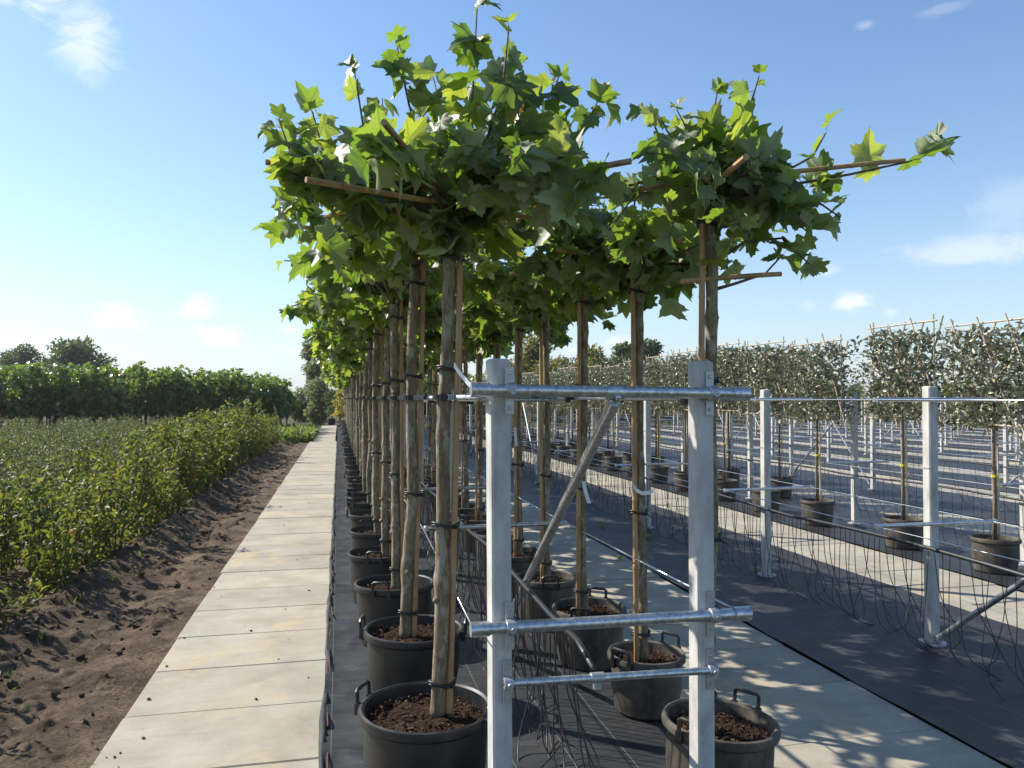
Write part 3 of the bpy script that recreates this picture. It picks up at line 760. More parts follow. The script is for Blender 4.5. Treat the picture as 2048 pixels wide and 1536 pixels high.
def plane_tree(base, label, seed, top_z, side, n_leaf, n_up, upmax, spread=.60, zc=None, lean=(0, 0), extra=(), explicit=None, single=True, group=None, r0=.0295, r1=.0245, smin=.060, smax=.128, tie_z=None, weights=None):
    """side: on which side of the trunk the stake and the rail are (+1 right, -1 left)"""
    r_ = random.Random(seed); t = thing("plane_tree", label, "tree", base, 0, group)
    h = top_z - base[2]; tm, pts, rad = trunk_mesh(h, r0, r1, seed, lean)
    part("trunk", tm, t)
    top = pts[-1].copy(); zc = (zc or top_z + .10) - base[2]
    sx = side * (r0 + .014)
    part("stake", cane_mesh((sx, -.012, -.02), (top.x + side * (r1 + .018), top.y - .012, h + .04), .0145, M['bamboo'], seed + 50, "stake"), t)
    for z in (tie_z or (.14, .76, 1.38, h - .09)):
        i = min(45, int(z / h * 45)); c = pts[i]
        part("cable_tie", tie_mesh((c.x + side * .012, c.y - .002, z), (rad[i] + .022, rad[i] + .008)), t)
    i = int((1.605 - base[2]) / h * 45)
    part("trunk_strap", STRAPS[side], t, (pts[i].x, pts[i].y, 1.605 - base[2]))
    br = crown_skeleton(r_, top, zc, spread, 9, n_up, upmax, extra)
    for pts_, rr, kind in br:
        mb = MB(); k = len(pts_); mb.tube(pts_, [rr * (1 - .6 * q / (k - 1)) for q in range(k)], 6 if kind == 'arm' else 5)
        part("branch", mb.mesh("branch", M['twig'], True), t)
    canes_for(t, top, zc - .02, spread - .06, r_, seed + 70, explicit)
    lv = crown_leaves(r_, br, n_leaf, smin, smax)
    # the 300 leaves nearest the open side of the crown are parts; what fills the middle is joined
    eye = Vector((-base[0], -base[1], EYE - base[2])).normalized()
    lv.sort(key=lambda q: -(q[0].dot(eye) + abs(q[0].x - top.x) * .5 + q[3] * 2))
    for p_, d, nn, s in lv[:295]:
        part("leaf", LEAF[r_.randrange(len(LEAF))], t, M=leaf_matrix(p_, d, nn, s))
    rest = lv[295:]
    if rest:
        cv, cf = scatter(np.array([q[0] for q in rest]), np.array([q[1] for q in rest]), np.array([q[2] for q in rest]), np.array([q[3] for q in rest]), LOW, np.random.default_rng(seed))
        part("inner_foliage", np_mesh("inner_foliage", cv, cf, M['plane_leaf']), t, stuff=True)
    return t

LEFT_X, RIGHT_X = .36, 1.46
SOIL = .335
# --- left row
left_Y = [3.05 + 1.04 * k for k in range(40)]; right_Y = [2.80, 3.73, 4.48, 5.30] + [6.2 + .92 * k for k in range(38)]
ord_ = ["first", "second", "third", "fourth", "fifth", "sixth", "seventh"]
lbl_L = ["frontmost plane tree of the left row, pale knobbly trunk, long bare cane to its left",
         "second plane tree from the front of the left row, straight olive trunk with orange stake",
         "third plane tree from the front in the left row, thin trunk with peeling base",
         "fourth plane tree from the front in the left row beside the sunlit path",
         "fifth plane tree from the front in the left row beside the sunlit path",
         "sixth plane tree from the front in the left row beside the sunlit path",
         "seventh plane tree from the front in the left row beside the sunlit path"]
lbl_R = ["frontmost right row plane tree, dark trunk behind right post, long branch to the right",
         "second plane tree from the front in the right row, white curled tag on trunk",
         "third plane tree from the front in the right row, white tag hanging down",
         "fourth plane tree from the front in the right row, left of diagonal brace",
         "fifth plane tree from the front in the right row, right of left post",
         "sixth plane tree from the front in the right row, left of left post",
         "seventh plane tree from the front in the right row, between left trunks"]
L1_extra = [[(0, 0, 0), (.03, -.05, .25), (.08, -.06, .55), (.10, -.05, .92)], [(0, 0, 0), (-.08, -.02, .25), (-.17, -.05, .5), (-.22, -.05, .74)],
            [(0, 0, 0), (.22, 0, .25), (.40, .03, .5), (.46, .02, .70)], [(0, 0, 0), (.30, -.1, .2), (.52, -.1, .42), (.60, -.1, .58)],
            [(0, 0, 0), (-.20, 0, .18), (-.34, .02, .4), (-.38, 0, .64)], [(0, 0, 0), (-.35, .05, .16), (-.50, .05, .33), (-.54, .05, .48)],
            [(0, 0, 0), (-.4, -.05, .14), (-.60, -.06, .24), (-.66, -.06, .40)], [(0, 0, 0), (.02, .1, .3), (.0, .15, .5), (-.05, .18, .72)],
            [(0, 0, 0), (.10, -.2, .3), (.16, -.26, .5), (.18, -.28, .74)]]
R1_extra = [[(0, 0, 0), (.05, -.03, .2), (.14, -.05, .36), (.18, -.06, .50)], [(0, 0, 0), (-.02, 0, .2), (.0, -.02, .34), (.02, -.02, .44)], [(0, 0, 0), (.3, -.02, .08), (.62, -.02, .15), (.90, -.03, .22), (1.07, -.03, .33)],
            [(0, 0, 0), (.28, 0, .12), (.46, 0, .22), (.52, 0, .32)], [(0, 0, 0), (-.12, 0, .15), (-.22, -.02, .22), (-.27, -.02, .34)], [(.0, 0, -.35), (.10, -.02, -.32), (.22, -.03, -.28), (.30, -.03, -.20)],
            [(.0, 0, -.10), (.16, -.02, -.08), (.30, -.02, -.02), (.42, -.02, -.10)], [(0, 0, -.25), (.12, -.05, -.16), (.28, -.06, -.14), (.40, -.06, -.24)], [(0, 0, 0), (.2, -.1, .04), (.36, -.12, .02), (.5, -.12, -.06)]]
for k in range(7):
    lean = [(.055, 0), (.05, 0), (-.01, 0), (.02, 0), (-.02, 0), (.03, 0), (.0, 0)][k]
    bx = [.385, .345, .37, .36, .35, .37, .36][k]
    tz = [2.25, 2.30, 2.22, 2.25, 2.28, 2.22, 2.27][k]
    kw = {}
    if k == 0:
        kw = dict(extra=L1_extra, explicit=[((-.66, -.02, 2.495 - SOIL), (.62, .08, 2.40 - SOIL)), ((-.25, -.60, 2.475 - SOIL), (.28, .58, 2.41 - SOIL)), ((.62, -.5, 2.44 - SOIL), (-.45, .55, 2.43 - SOIL)), ((-.5, -.3, 2.36 - SOIL), (.55, .25, 2.39 - SOIL))])
    plane_tree((bx, left_Y[k], SOIL), lbl_L[k], 100 + k, tz, 1, [680, 720, 680, 640, 600, 560, 560][k], [11, 14, 13, 12, 11, 10, 10][k], .42, spread=[.62, .74, .72, .76, .72, .74, .72][k], lean=lean, zc=[2.44, 2.50, 2.46][k] if k < 3 else None, **kw)
    lab = ["big black pot under the frontmost left tree, next to the left post", "second big black pot of the left row, with a handle sticking out left",
           "big black pot third from the front in the left row", "big black pot fourth from the front in the left row", "big black pot fifth from the front in the left row", "big black pot sixth from the front in the left row", "big black pot seventh from the front in the left row"][k]
    pot(POT_BIG, ([.335, .385, .36, .33, .35, .36, .35][k], left_Y[k], .008), lab, h_ang=[-2.05, 1.35, 2.75, 2.9, .4, 1.2, 2.2][k], tilt=(rnd.gauss(0, .012), rnd.gauss(0, .012)))
for k in range(7):
    kw = {}
    if k == 0: kw = dict(extra=R1_extra, explicit=[((-.32, .05, 2.42 - .29), (.90, -.03, 2.60 - .29)), ((-.1, -.5, 2.40 - .29), (.12, .55, 2.45 - .29)), ((-.25, -.3, 2.44 - .29), (.4, .42, 2.46 - .29)), ((-.1, 0, 2.06 - .29), (.32, -.03, 2.10 - .29))])
    sz = [.29, .25, .29, .29, .29, .29, .29][k]
    tz = [2.38, 2.24, 2.27, 2.27, 2.25, 2.26, 2.24][k]
    plane_tree(([1.412, 1.53, 1.455, 1.45, 1.46, 1.46, 1.46][k], right_Y[k], sz), lbl_R[k], 300 + k, tz, -1, [310, 500, 520, 520, 500, 500, 500][k], 8 if k else 6, .30 if k else .30, lean=(rnd.gauss(0, .02), 0), spread=.52 if k else .30, r0=.026, r1=.022, **kw)
    lab = ["dusty black pot behind the right post, leaning, with raised handles", "small deep black pot behind the lowest rail, second of the right row", "dusty black pot third from the front in the right row, under the middle rail",
           "dusty black pot fourth from the front in the right row, by the brace foot", "dusty black pot fifth from the front in the right row, right of the left post", "dusty black pot sixth from the front in the right row", "dusty black pot seventh from the front in the right row"][k]
    pot([POT_MID, POT_SMALL, POT_MID, POT_MID, POT_MID, POT_MID, POT_MID][k], ([1.455, 1.545, 1.486, 1.44, 1.45, 1.46, 1.45][k], right_Y[k], .008), lab, h_ang=[-.95, -1.05, -.55, 3.0, .5, 1.2, 2.2][k], tilt=(0, .05) if k == 0 else (rnd.gauss(0, .012), rnd.gauss(0, .012)))

# farther trees of both rows: one set of each kind with its leaves joined, then copies
protos = []
for v_ in range(5):
    for side in (1, -1):
        r_ = random.Random(900 + v_ * 2 + side); h = 1.92
        tm, pts, rad = trunk_mesh(h, .0285, .023, 910 + v_, (r_.gauss(0, .03), r_.gauss(0, .03)))
        top = pts[-1].copy(); br = crown_skeleton(r_, top, h + .10, .70, 8, 12, .42, (), 20)
        lv = crown_leaves(r_, br, 560, .07, .138); rs = np.random.default_rng(v_)
        P_ = np.array([q[0] for q in lv]); D = np.array([q[1] for q in lv]); Nn = np.array([q[2] for q in lv]); S = np.array([q[3] for q in lv])
        cv, cf = scatter(P_, D, Nn, S, LOW, rs); crown = np_mesh("crown", cv, cf, M['plane_leaf'])
        bb = MB()
        for pts_, rr, kind in br:
            if kind == 'arm': bb.tube(pts_, [rr * (1 - .1 * q) for q in range(len(pts_))], 4)
        limb = bb.mesh("limbs", M['twig'], True)
        sx = side * .05
        stake = cane_mesh((sx, -.012, -.02), (top.x + side * .045, top.y - .012, h + .04), .0125, M['bamboo'], 30 + v_, "stake", 6)
        cl_ = [cane_mesh((-.62, .03 * v_ - .05, h + .08), (.62, -.03, h + .1), .011, M['bamboo'], 31 + v_, n=5), cane_mesh((.05, -.62, h + .09), (-.05, .62, h + .09), .011, M['bamboo'], 35 + v_, n=5)]
        ties = [tie_mesh((pts[int(z / h * 45)].x + side * .012, pts[int(z / h * 45)].y, z), (.058, .044), 1) for z in (.2, .8, 1.5)]
        protos.append((side, tm, limb, stake, cl_, ties, crown, pts))
def far_plane(side, base, label, group, rr):
    side_, tm, limb, stake, cl_, ties, crown, pts = rr.choice([q for q in protos if q[0] == side])
    t = thing("plane_tree", label, "tree", base, 0, group)
    s = rr.uniform(.96, 1.05); t.scale = (1, rr.choice((-1, 1)), s)
    part("trunk", tm, t); part("limb", limb, t); part("stake", stake, t); o = part("foliage", crown, t, stuff=True)
    for c_ in cl_: part("bamboo_cane", c_, t)
    for q in ties: part("cable_tie", q, t)
    part("trunk_strap", STRAPS[side], t, (pts[30].x, pts[30].y, 1.605 / s - SOIL))
    return t
rr = random.Random(5)
for k in range(7, 40):
    far_plane(1, (LEFT_X + rr.gauss(0, .02), left_Y[k], SOIL), "potted plane tree further back in the long left row beside the path", "plane trees further back in the left row", rr)
    pot(POT_BIG, (LEFT_X + rr.gauss(0, .015), left_Y[k], .008), "black pot further back in the long left row beside the path", "pots further back in the left row", rr.uniform(0, 3.1))
for k in range(7, 42):
    far_plane(-1, (RIGHT_X + rr.gauss(0, .02), right_Y[k], .29), "potted plane tree further back in the right row of the black cloth bed", "plane trees further back in the right row", rr)
    pot(POT_MID, (RIGHT_X + rr.gauss(0, .015), right_Y[k], .008), "black pot further back in the right row of the black cloth bed", "pots further back in the right row", rr.uniform(0, 3.1))

# ------------------------------------------------------------------ supports
def wood_tag(): pass
POSTW = .069
def post_mesh(h, w=POSTW, name="concrete_post"):
    mb = MB(); mb.box((0, 0, h / 2 - .05), (w, w, h + .1), chamfer=.007); return mb.mesh(name, M['post'])
def collar(c, axis, r0, r1, L, n=18):
    """hollow sleeve round a pipe"""
    mb = MB(); ax = Vector(axis).normalized(); q = ax.to_track_quat('Z', 'Y').to_matrix()
    mb.lathe([(r0, -L / 2), (r1, -L / 2), (r1, L / 2), (r0, L / 2)], n, c, True, q); return mb
def bracket(p_, r, front=-1):
    """flat strap screwed to the post above and below a saddle round the pipe, with a socket screw"""
    mb = MB(); y = p_[1]
    yb = y + r + .0035
    mb.box((p_[0], yb - .002, p_[2] + r + .030), (.030, .005, .058), chamfer=.0015); mb.box((p_[0], yb - .002, p_[2] - r - .030), (.030, .005, .058), chamfer=.0015)
    for s in (1, -1):
        mb.lathe([(0, .004), (.005, .0038), (.0065, .002), (.007, 0)], 10, (p_[0], yb - .0055, p_[2] + s * (r + .038)), False, Matrix.Rotation(R(90), 3, 'X'))
    mb.lathe([(r + .0005, -.017), (r + .006, -.015), (r + .006, .015), (r + .0005, .017)], 18, p_, True, Matrix.Rotation(R(90), 3, 'Y'))
    mb.lathe([(0, .002), (.004, .002), (.004, .007), (.0085, .007), (.0105, .004), (.0115, -.008)], 14, (p_[0] + .002, y - r - .004, p_[2] - .004), False, Matrix.Rotation(R(90), 3, 'X'))
    return mb.mesh("clamp", M['zinc_dull'], True, 35)
F = thing("tree_support", "galvanised tube support on two square concrete posts standing in front of the potted trees", "tree support", (.907, 2.564, 0))
fx = .907; fy = 2.564
pl = Vector((.540, 2.575, 0)); pr = Vector((1.275, 2.565, 0))
pm1 = post_mesh(1.735)
o = part("concrete_post", pm1, F, (pl.x - fx, pl.y - fy, 0)); o.rotation_euler = (0, R(-.35), R(7))
o = part("concrete_post", pm1, F, (pr.x - fx, pr.y - fy, 0)); o.rotation_euler = (0, R(.05), R(7)); 
def bar(xa, za, xb, zb, y, r, name="crossbar", ends=True):
    mb = MB(); mb.tube([(xa - fx, y - fy, za), (xb - fx, y - fy, zb)], r, 20)
    o = part(name, mb.mesh(name, M['steel'], True, 40), F)
    if ends:
        for xx, zz in ((xa, za), (xb, zb)):
            s = .5 if xx == xa else -.5
            cb = collar((xx - fx + s * .05, y - fy, zz), (xb - xa, 0, zb - za), r - .001, r + .0045, .062)
            cb.lathe([(0, 0), (r + .0045, 0)], 18, (xx - fx - s * .012, y - fy, zz), False, Matrix.Rotation(R(90), 3, 'Y'))
            part("end_cap", cb.mesh("end_cap", M['steel'], True, 35), F)
    return o
yb = 2.565 - POSTW / 2 - .027
bar(.430, 1.629, 1.424, 1.617, yb, .0205); bar(.430, .842, 1.424, .835, yb, .0205); bar(.548, .655, 1.277, .642, yb + .006, .0135, "crossbar", False)
for x, z, r in ((.560, 1.627, .0205), (1.292, 1.619, .0205), (.560, .841, .0205), (1.292, .836, .0205), (.553, .655, .0135), (1.290, .642, .0135)):
    part("clamp", bracket((x - fx, yb - fy + (.006 if r < .02 else 0), z), r), F)
# diagonal brace from the top bar back to the foot of the first inner post
a = Vector((.925 - fx, yb - fy, 1.590)); b = Vector((.985 - fx, 4.80 - fy, .06))
mb = MB(); mb.tube([a, b], .0205, 18); part("brace", mb.mesh("brace", M['steel'], True, 40), F)
cb = collar((.925 - fx, yb - fy, 1.6225), (1, 0, -.012), .0206, .0255, .066); cb.tube([(.925 - fx, yb - fy, 1.606), (.925 - fx + .002, yb - fy + .045, 1.560)], .0235, 14)
cb.lathe([(0, .012), (.006, .012), (.010, .008), (.011, -.004)], 10, (.927 - fx, yb - fy - .024, 1.603), False, Matrix.Rotation(R(110), 3, 'X'))
part("brace_socket", cb.mesh("brace_socket", M['steel'], True, 35), F)
cb = collar((.862 - fx, yb - fy + .006, .6495), (1, 0, -.018), .0136, .0185, .046); cb.box((.866 - fx, yb - fy + .02, .622), (.026, .02, .03), chamfer=.004)
part("hose_clamp", cb.mesh("hose_clamp", M['zinc_dull'], True, 35), F)

# single posts with two cross arms, standing down the middle of every cloth bed
ip = post_mesh(1.68)
bpm = MB(); bpm.lathe([(0, .004), (.085, .004), (.085, .014), (.052, .020), (.050, .014)], 20); bpm = bpm.mesh("base_plate", M['zinc_dull'], True, 40)
def arm_mesh(z, L=.90):
    mb = MB(); mb.tube([(-L / 2, -.052, z), (L / 2, -.052, z)], .0135, 12)
    for s in (-1, 1): mb.box((s * L / 2, -.052, z), (.03, .03, .03), chamfer=.006)
    mb.box((0, -.040, z), (.085, .012, .035)); return mb.mesh("cross_arm", M['steel'], True, 40)
ARM = [arm_mesh(1.592), arm_mesh(.79)]
brm = MB(); brm.tube([(0, -.06, .06), (0, -1.95, 1.57)], .018, 12); brm.box((0, -.05, .05), (.03, .05, .04), chamfer=.006); BRACE = brm.mesh("brace", M['steel'], True, 40)
brb = MB(); brb.tube([(0, .06, .06), (0, 1.30, 1.50)], .014, 10); BRACE2 = brb.mesh("brace", M['steel'], True, 40)
sp0 = thing("support_post", "x", "post", (0, -50, 0))
part("concrete_post", ip, sp0); part("base_plate", bpm, sp0); part("cross_arm", ARM[0], sp0); part("cross_arm", ARM[1], sp0)
used = [False]
def spost(x, y, label, group=None, brace=None, rz=0):
    if not used[0]:
        used[0] = True; p_ = sp0; p_.location = (x, y, 0); p_['label'] = label
        if group: p_['group'] = group
    else: p_ = dup(sp0, (x, y, 0), rz, label, group)
    if group is None and 'group' in p_.keys(): del p_['group']
    if brace: link("brace", brace, p_)
    return p_
spost(3.78, 4.32, "nearest square concrete post on the right bed with a thick tube brace at its foot", None, BRACE, R(6))
spost(3.77, 6.30, "second square concrete post on the right bed, left of the nearest one", None, None, R(4))
spost(3.73, 8.94, "third square concrete post on the right bed, seen left of the right frame post", None, None, R(4))
for y in (11.5, 14.1, 16.7, 19.3, 22, 24.6, 27.2, 30, 33, 36):
    spost(3.72 + rnd.gauss(0, .01), y, "pale concrete post further back on the bed right of the dappled path", "posts further back on the first right bed", BRACE2 if y in (14.1, 24.6) else None)
for y in (4.87, 6.95, 9.5, 12.1, 14.7, 17.3, 20, 22.6, 25.2, 28, 31, 34):
    spost(.985, y, "concrete post with cross arms standing between the two rows of potted trees", "posts between the potted tree rows", BRACE2 if y in (9.5, 20) else None)
rows = [(6.42, 3.65, 2.5, 14), (9.18, 6.7, 2.55, 13), (11.94, 9.2, 2.6, 12), (14.7, 11.4, 2.6, 11), (17.46, 14.3, 2.6, 10), (20.2, 17.2, 2.6, 9), (23, 20, 2.6, 8), (25.7, 22.6, 2.6, 7), (28.5, 25.3, 2.6, 6), (31.3, 28, 2.6, 5)]
rl = ["pale concrete post on the cloth bed of the hedge trees", "pale concrete post on the second empty bed beyond the hedge trees", "pale concrete post among the crowd of empty posts far right"]
rg = ["posts on the hedge tree bed", "posts on the bed behind the hedge trees", "far empty posts on the right"]
for i, (x, y0, dy, n_) in enumerate(rows):
    for k in range(n_):
        b_ = None
        if i >= 1 and k % 4 == (i * 2) % 4: b_ = BRACE2
        if i >= 1 and k % 4 == (i * 2 + 1) % 4: b_ = BRACE
        spost(x + rnd.gauss(0, .02), y0 + dy * k, rl[min(i, 2)], rg[min(i, 2)], b_, R(rnd.gauss(3, 2)))

# rails along the potted rows, wires along the beds
def line_thing(name, a, b, r, material, label, cat, group=None, sag=0, n=6):
    mb = MB(); a, b = Vector(a), Vector(b); k = max(2, int((b - a).length / 2))
    mb.tube([a.lerp(b, q / k) - Vector((0, 0, sag * abs(math.sin(math.pi * q)) if 0 else 0)) for q in range(k + 1)], r, n)
    return tag(link(name, mb.mesh(name, material, True)), label, cat, group)
line_thing("support_rail", (.462, 2.56, 1.602), (.470, 44, 1.60), .013, M['steel'], "galvanised rail behind the left trunks that their black straps are clipped to", "rail", n=10)
line_thing("support_rail", (1.398, 2.56, 1.602), (1.365, 44, 1.60), .013, M['steel'], "galvanised rail beside the right trunks that their black straps are clipped to", "rail", n=10)
wl_ = "thin galvanised wire at knee height along the left potted row"; 
line_thing("support_wire", (.44, 2.56, .835), (.515, 4.82, .79), .003, M['bright_steel'], "bright wire running back from the left end of the middle rail", "wire")
line_thing("support_wire", (.515, 4.82, .79), (.515, 40, .79), .003, M['bright_steel'], wl_, "wire", n=5)
line_thing("support_wire", (1.41, 2.56, .832), (1.435, 4.82, .792), .0042, M['bright_steel'], "thick bright wire running back from the right end of the middle rail", "wire")
line_thing("support_wire", (1.435, 4.82, .792), (1.435, 40, .79), .003, M['bright_steel'], "thin galvanised wire at knee height along the right potted row", "wire", n=5)
bedx = [3.76] + [q[0] for q in rows]
for i, x in enumerate(bedx):
    y0 = 1.5 if i == 0 else rows[i - 1][1]; y1 = 37
    for s in (-1, 1):
        for z in (1.592, .79):
            line_thing("support_wire", (x + s * .44, y0, z), (x + s * .44, y1, z), .0032 if i < 2 else .0022, M['bright_steel'],
                       "thin horizontal wire strung between cross arms of the pale posts", "wire", "wires strung between the posts", n=4)

# drip irrigation: black hose with thin tubes hanging to the ground
def tube_shape(seed, H, reach, style):
    r_ = random.Random(seed); pts = []
    dx, dy = r_.gauss(0, .06), -r_.uniform(.25, 1.15) * reach
    w1, w2 = r_.gauss(0, .035), r_.gauss(0, .05)
    bx_ = r_.gauss(-.02 if style == 'B' else -.06, .065)
    P0 = Vector((0, 0, 0)); P1 = Vector((bx_ * .3, dy * .05, -H * .45)); P2 = Vector((bx_ + w1, dy * .28, -H * .86)); P3 = Vector((bx_ + dx + w2, dy * .8, -H + .006))
    P4 = P3 + Vector((r_.gauss(-.05, .08), -r_.uniform(.05, .35) if r_.random() < .7 else r_.uniform(.1, .3), 0))
    C = [P0, P1, P2, P3, P4]
    ext = [C[0] * 2 - C[1]] + C + [C[-1] * 2 - C[-2]]
    for i in range(1, len(ext) - 2):
        for k in range(5):
            t = k / 5; a_, b_, c_, d_ = ext[i - 1], ext[i], ext[i + 1], ext[i + 2]
            q = .5 * ((2 * b_) + (c_ - a_) * t + (2 * a_ - 5 * b_ + 4 * c_ - d_) * t * t + (3 * b_ - a_ - 3 * c_ + d_) * t * t * t)
            q.z = max(q.z, -H + .006); pts.append(q)
    pts.append(P4)
    mb = MB(); mb.tube(pts, .0034, 4, False); return mb
def drip_line(x, y0, y1, z, label, spacing, style, n_single, end=None, reach=.5, red=False, rad=.011, group=None):
    pts = [Vector((x, y, z - .012 * math.sin(y * 2.4) + rnd.gauss(0, .002))) for y in np.arange(y0, min(y1, y0 + 24), .4)] + [Vector((x, y1, z))]
    if end is not None: pts = [Vector(end)] + pts
    mb = MB(); mb.tube(pts, rad, 8)
    t = tag(link("drip_hose", mb.mesh("drip_hose", M['rubber'], True)), label, "hose", group)
    shapes = [tube_shape(s + int(x * 10), z, reach, style).mesh("drip_tube", M['rubber'], True) for s in range(20)] if n_single else []
    rest = MB(); y = y0 + .05; k = 0; cm_ = None
    if red:
        cb_ = MB(); cb_.tube([(0, 0, -.024), (0, 0, -.006)], .0055, 6); cm_ = cb_.mesh("red_plug", M['red'], True)
    while y < min(y1, y0 + 22):
        if k < n_single:
            o = link("drip_tube", shapes[rnd.randrange(20)], t, (x, y, z - .008)); o.scale = (rnd.choice((1, 1, -1)), 1, 1)
            if red and k < 34 and k % 2 == 0: link("red_plug", cm_, t, (x + .012, y + .03, z - .006))
        else:
            m2 = tube_shape(1000 + k + int(x * 7), z, reach, style); rest.add([(a_ + x, b_ + y, c_ + z - .008) for a_, b_, c_ in m2.v], m2.f)
        y += spacing * rnd.uniform(.7, 1.3); k += 1
    if rest.v:
        o = link("drip_tubes", rest.mesh("drip_tubes", M['rubber'], True), t); o['kind'] = 'stuff'
    for q in range(0, 30):
        pass
    return t
drip_line(.93, 2.95, 40, .645, "black drip hose with hanging thin tubes and red plugs between the two potted rows", .062, 'A', 110, end=(.868, 2.56, .660), reach=.42, red=True, rad=.0125)
drip_line(3.70, 2.2, 37, .630, "thick black drip hose with looping tubes on the first bed right of the path", .062, 'B', 180, reach=.45, rad=.014)
drip_line(6.36, 3.6, 37, .640, "black drip hose with dangling tubes through the bed of hedge trees", .13, 'B', 60, reach=.5)
drip_line(9.12, 6.7, 37, .640, "black drip hose on the bed just beyond the hedge trees", .16, 'B', 0, reach=.5)
for i in range(2, len(rows)):
    drip_line(rows[i][0] - .06, rows[i][1], 37, .64, "black drip hose strung through the far empty posts", .22, 'B', 0, reach=.5, group="far drip hoses")
# white clips and tags
def tag_ribbon(pts, w, name, label, material='white', cat="plant tag"):
    mb = MB(); vs_ = []
    for i, p_ in enumerate(pts):
        p_ = Vector(p_); vs_ += [p_ + Vector((-w, .0, 0)), p_ + Vector((w, .0, .0)), p_ + Vector((w, .0015, 0)), p_ + Vector((-w, .0015, 0))]
    fs = []
    for i in range(len(pts) - 1):
        a = i * 4
        for k in range(4): fs.append((a + k, a + (k + 1) % 4, a + 4 + (k + 1) % 4, a + 4 + k))
    fs += [(3, 2, 1, 0), tuple(len(pts) * 4 - 4 + k for k in range(4))]
    mb.add(vs_, fs); return tag(link(name, mb.mesh(name, M[material], True, 40)), label, cat)
def ribbon3(pts, w, label, material='white'):
    """ribbon of real thickness bent through points; width along Z"""
    mb = MB(); vs_ = []
    for p_ in pts:
        p_ = Vector(p_); vs_ += [p_ + Vector((0, 0, -w)), p_ + Vector((0, 0, w)), p_ + Vector((.0012, .0012, w)), p_ + Vector((.0012, .0012, -w))]
    fs = []
    for i in range(len(pts) - 1):
        a = i * 4
        for k in range(4): fs.append((a + k, a + (k + 1) % 4, a + 4 + (k + 1) % 4, a + 4 + k))
    fs += [(3, 2, 1, 0), tuple(len(pts) * 4 - 4 + k for k in range(4))]
    mb.add(vs_, fs); return tag(link("plant_tag", mb.mesh("plant_tag", M[material], True, 40)), label, "plant tag")
A_ = lambda px, py, d: at(px, py, d)
ribbon3([A_(908, 730, 2.96), A_(916, 742, 2.93), A_(928, 757, 2.88), A_(940, 770, 2.84), A_(950, 778, 2.80)], .011, "white strap tag stretched from the frontmost left trunk to the top rail")
tag_ribbon([A_(1167, 962, 4.42), A_(1169, 975, 4.40), A_(1173, 990, 4.38), A_(1178, 1006, 4.36)], .011, "plant_tag", "white tag hanging down from the third right trunk beside the brace")
ribbon3([A_(1266, 958, 3.93), A_(1266, 970, 3.91), A_(1272, 980, 3.88), A_(1283, 986, 3.86), A_(1296, 985, 3.86), A_(1306, 981, 3.87)], .010, "white tag curling out to the right of the second right trunk")
tag_ribbon([A_(1030, 855, 6.0), A_(1031, 870, 5.98), A_(1033, 892, 5.97)], .010, "plant_tag", "narrow white tag hanging on the fifth right trunk by the left post")

# ------------------------------------------------------------------ hedge trees on bamboo frames (right)
def hedge_parts(seed, W=1.0, Z0=1.08, Z1=2.04, n_leaf=3000):
    r_ = random.Random(seed); rs = np.random.default_rng(seed)
    zc = []
    x = rs.uniform(-W / 2, W / 2, n_leaf * 2); z = rs.uniform(Z0, Z1, n_leaf * 2); y = rs.normal(0, .13, n_leaf * 2)
    # uneven outline and holes
    dens = fbm(x * 5 + seed * 3, z * 5, seed, 3); edge = np.minimum(np.minimum(W / 2 - np.abs(x), (z - Z0)), (Z1 - z)) / .22
    keep = (dens + .42 * np.clip(edge, 0, 1) > .47 + .14 * rs.random(len(x))); idx = np.where(keep)[0][:n_leaf]
    P_ = np.stack([x[idx], y[idx], z[idx]], 1); n_ = len(idx)
    D = rs.normal(0, .7, (n_, 3)); D[:, 1] += np.sign(P_[:, 1]) * .6; D[:, 2] += .35
    Nn = rs.normal(0, .6, (n_, 3)); Nn[:, 2] += .7
    S = rs.uniform(.040, .075, n_)
    v, f = scatter(P_, D, Nn, S, OVAL, rs); fol = np_mesh("foliage", v, f, M['hedge_leaf'])
    tb = MB(); tb.tube([(0, 0, 0), (r_.gauss(0, .01), 0, .4), (r_.gauss(0, .015), 0, .8), (0, 0, Z0), (0, 0, Z1 - .2)], [.021, .018, .016, .014, .006], 8)
    for k in range(9):
        z_ = Z0 + (Z1 - Z0) * k / 9; s = (-1) ** k
        tb.tube([(0, 0, z_), (s * W * .2, r_.gauss(0, .03), z_ + .08), (s * W * .46, r_.gauss(0, .04), z_ + .12)], [.008, .006, .003], 4)
    trunk = tb.mesh("trunk", M['hedge_bark'], True)
    canes = []
    wb = M['weathered_bamboo']
    canes.append(((-.03, -.02, -.02), (-.02, -.02, Z1 - .1)))
    for s in (-1, 1): canes.append(((s * W * .47, 0, Z0 - .1), (s * W * .47 + r_.gauss(0, .01), 0, Z1 + .12)))
    for z_ in (Z0 + .02, Z1 + .05): canes.append(((-W * .53, .015, z_), (W * .53, .015, z_ + r_.gauss(0, .012))))
    for k in range(4):
        x0 = -W * .45 + k * W * .27
        canes.append(((x0 - .02, -.11, Z1 + .08 + r_.gauss(0, .03)), (x0 + .42, -.12, Z0 - .08)))
    for k in range(3):
        x0 = -W * .30 + k * W * .32
        canes.append(((x0 + .10, .06, Z1 + .08 + r_.gauss(0, .03)), (x0 - .34, .06, Z0 - .06)))
    cm_ = [cane_mesh(a, b, .0095, wb, seed * 20 + k, n=5) for k, (a, b) in enumerate(canes)]
    return fol, trunk, cm_
HP = [hedge_parts(s) for s in (41, 42, 43, 44, 45)]
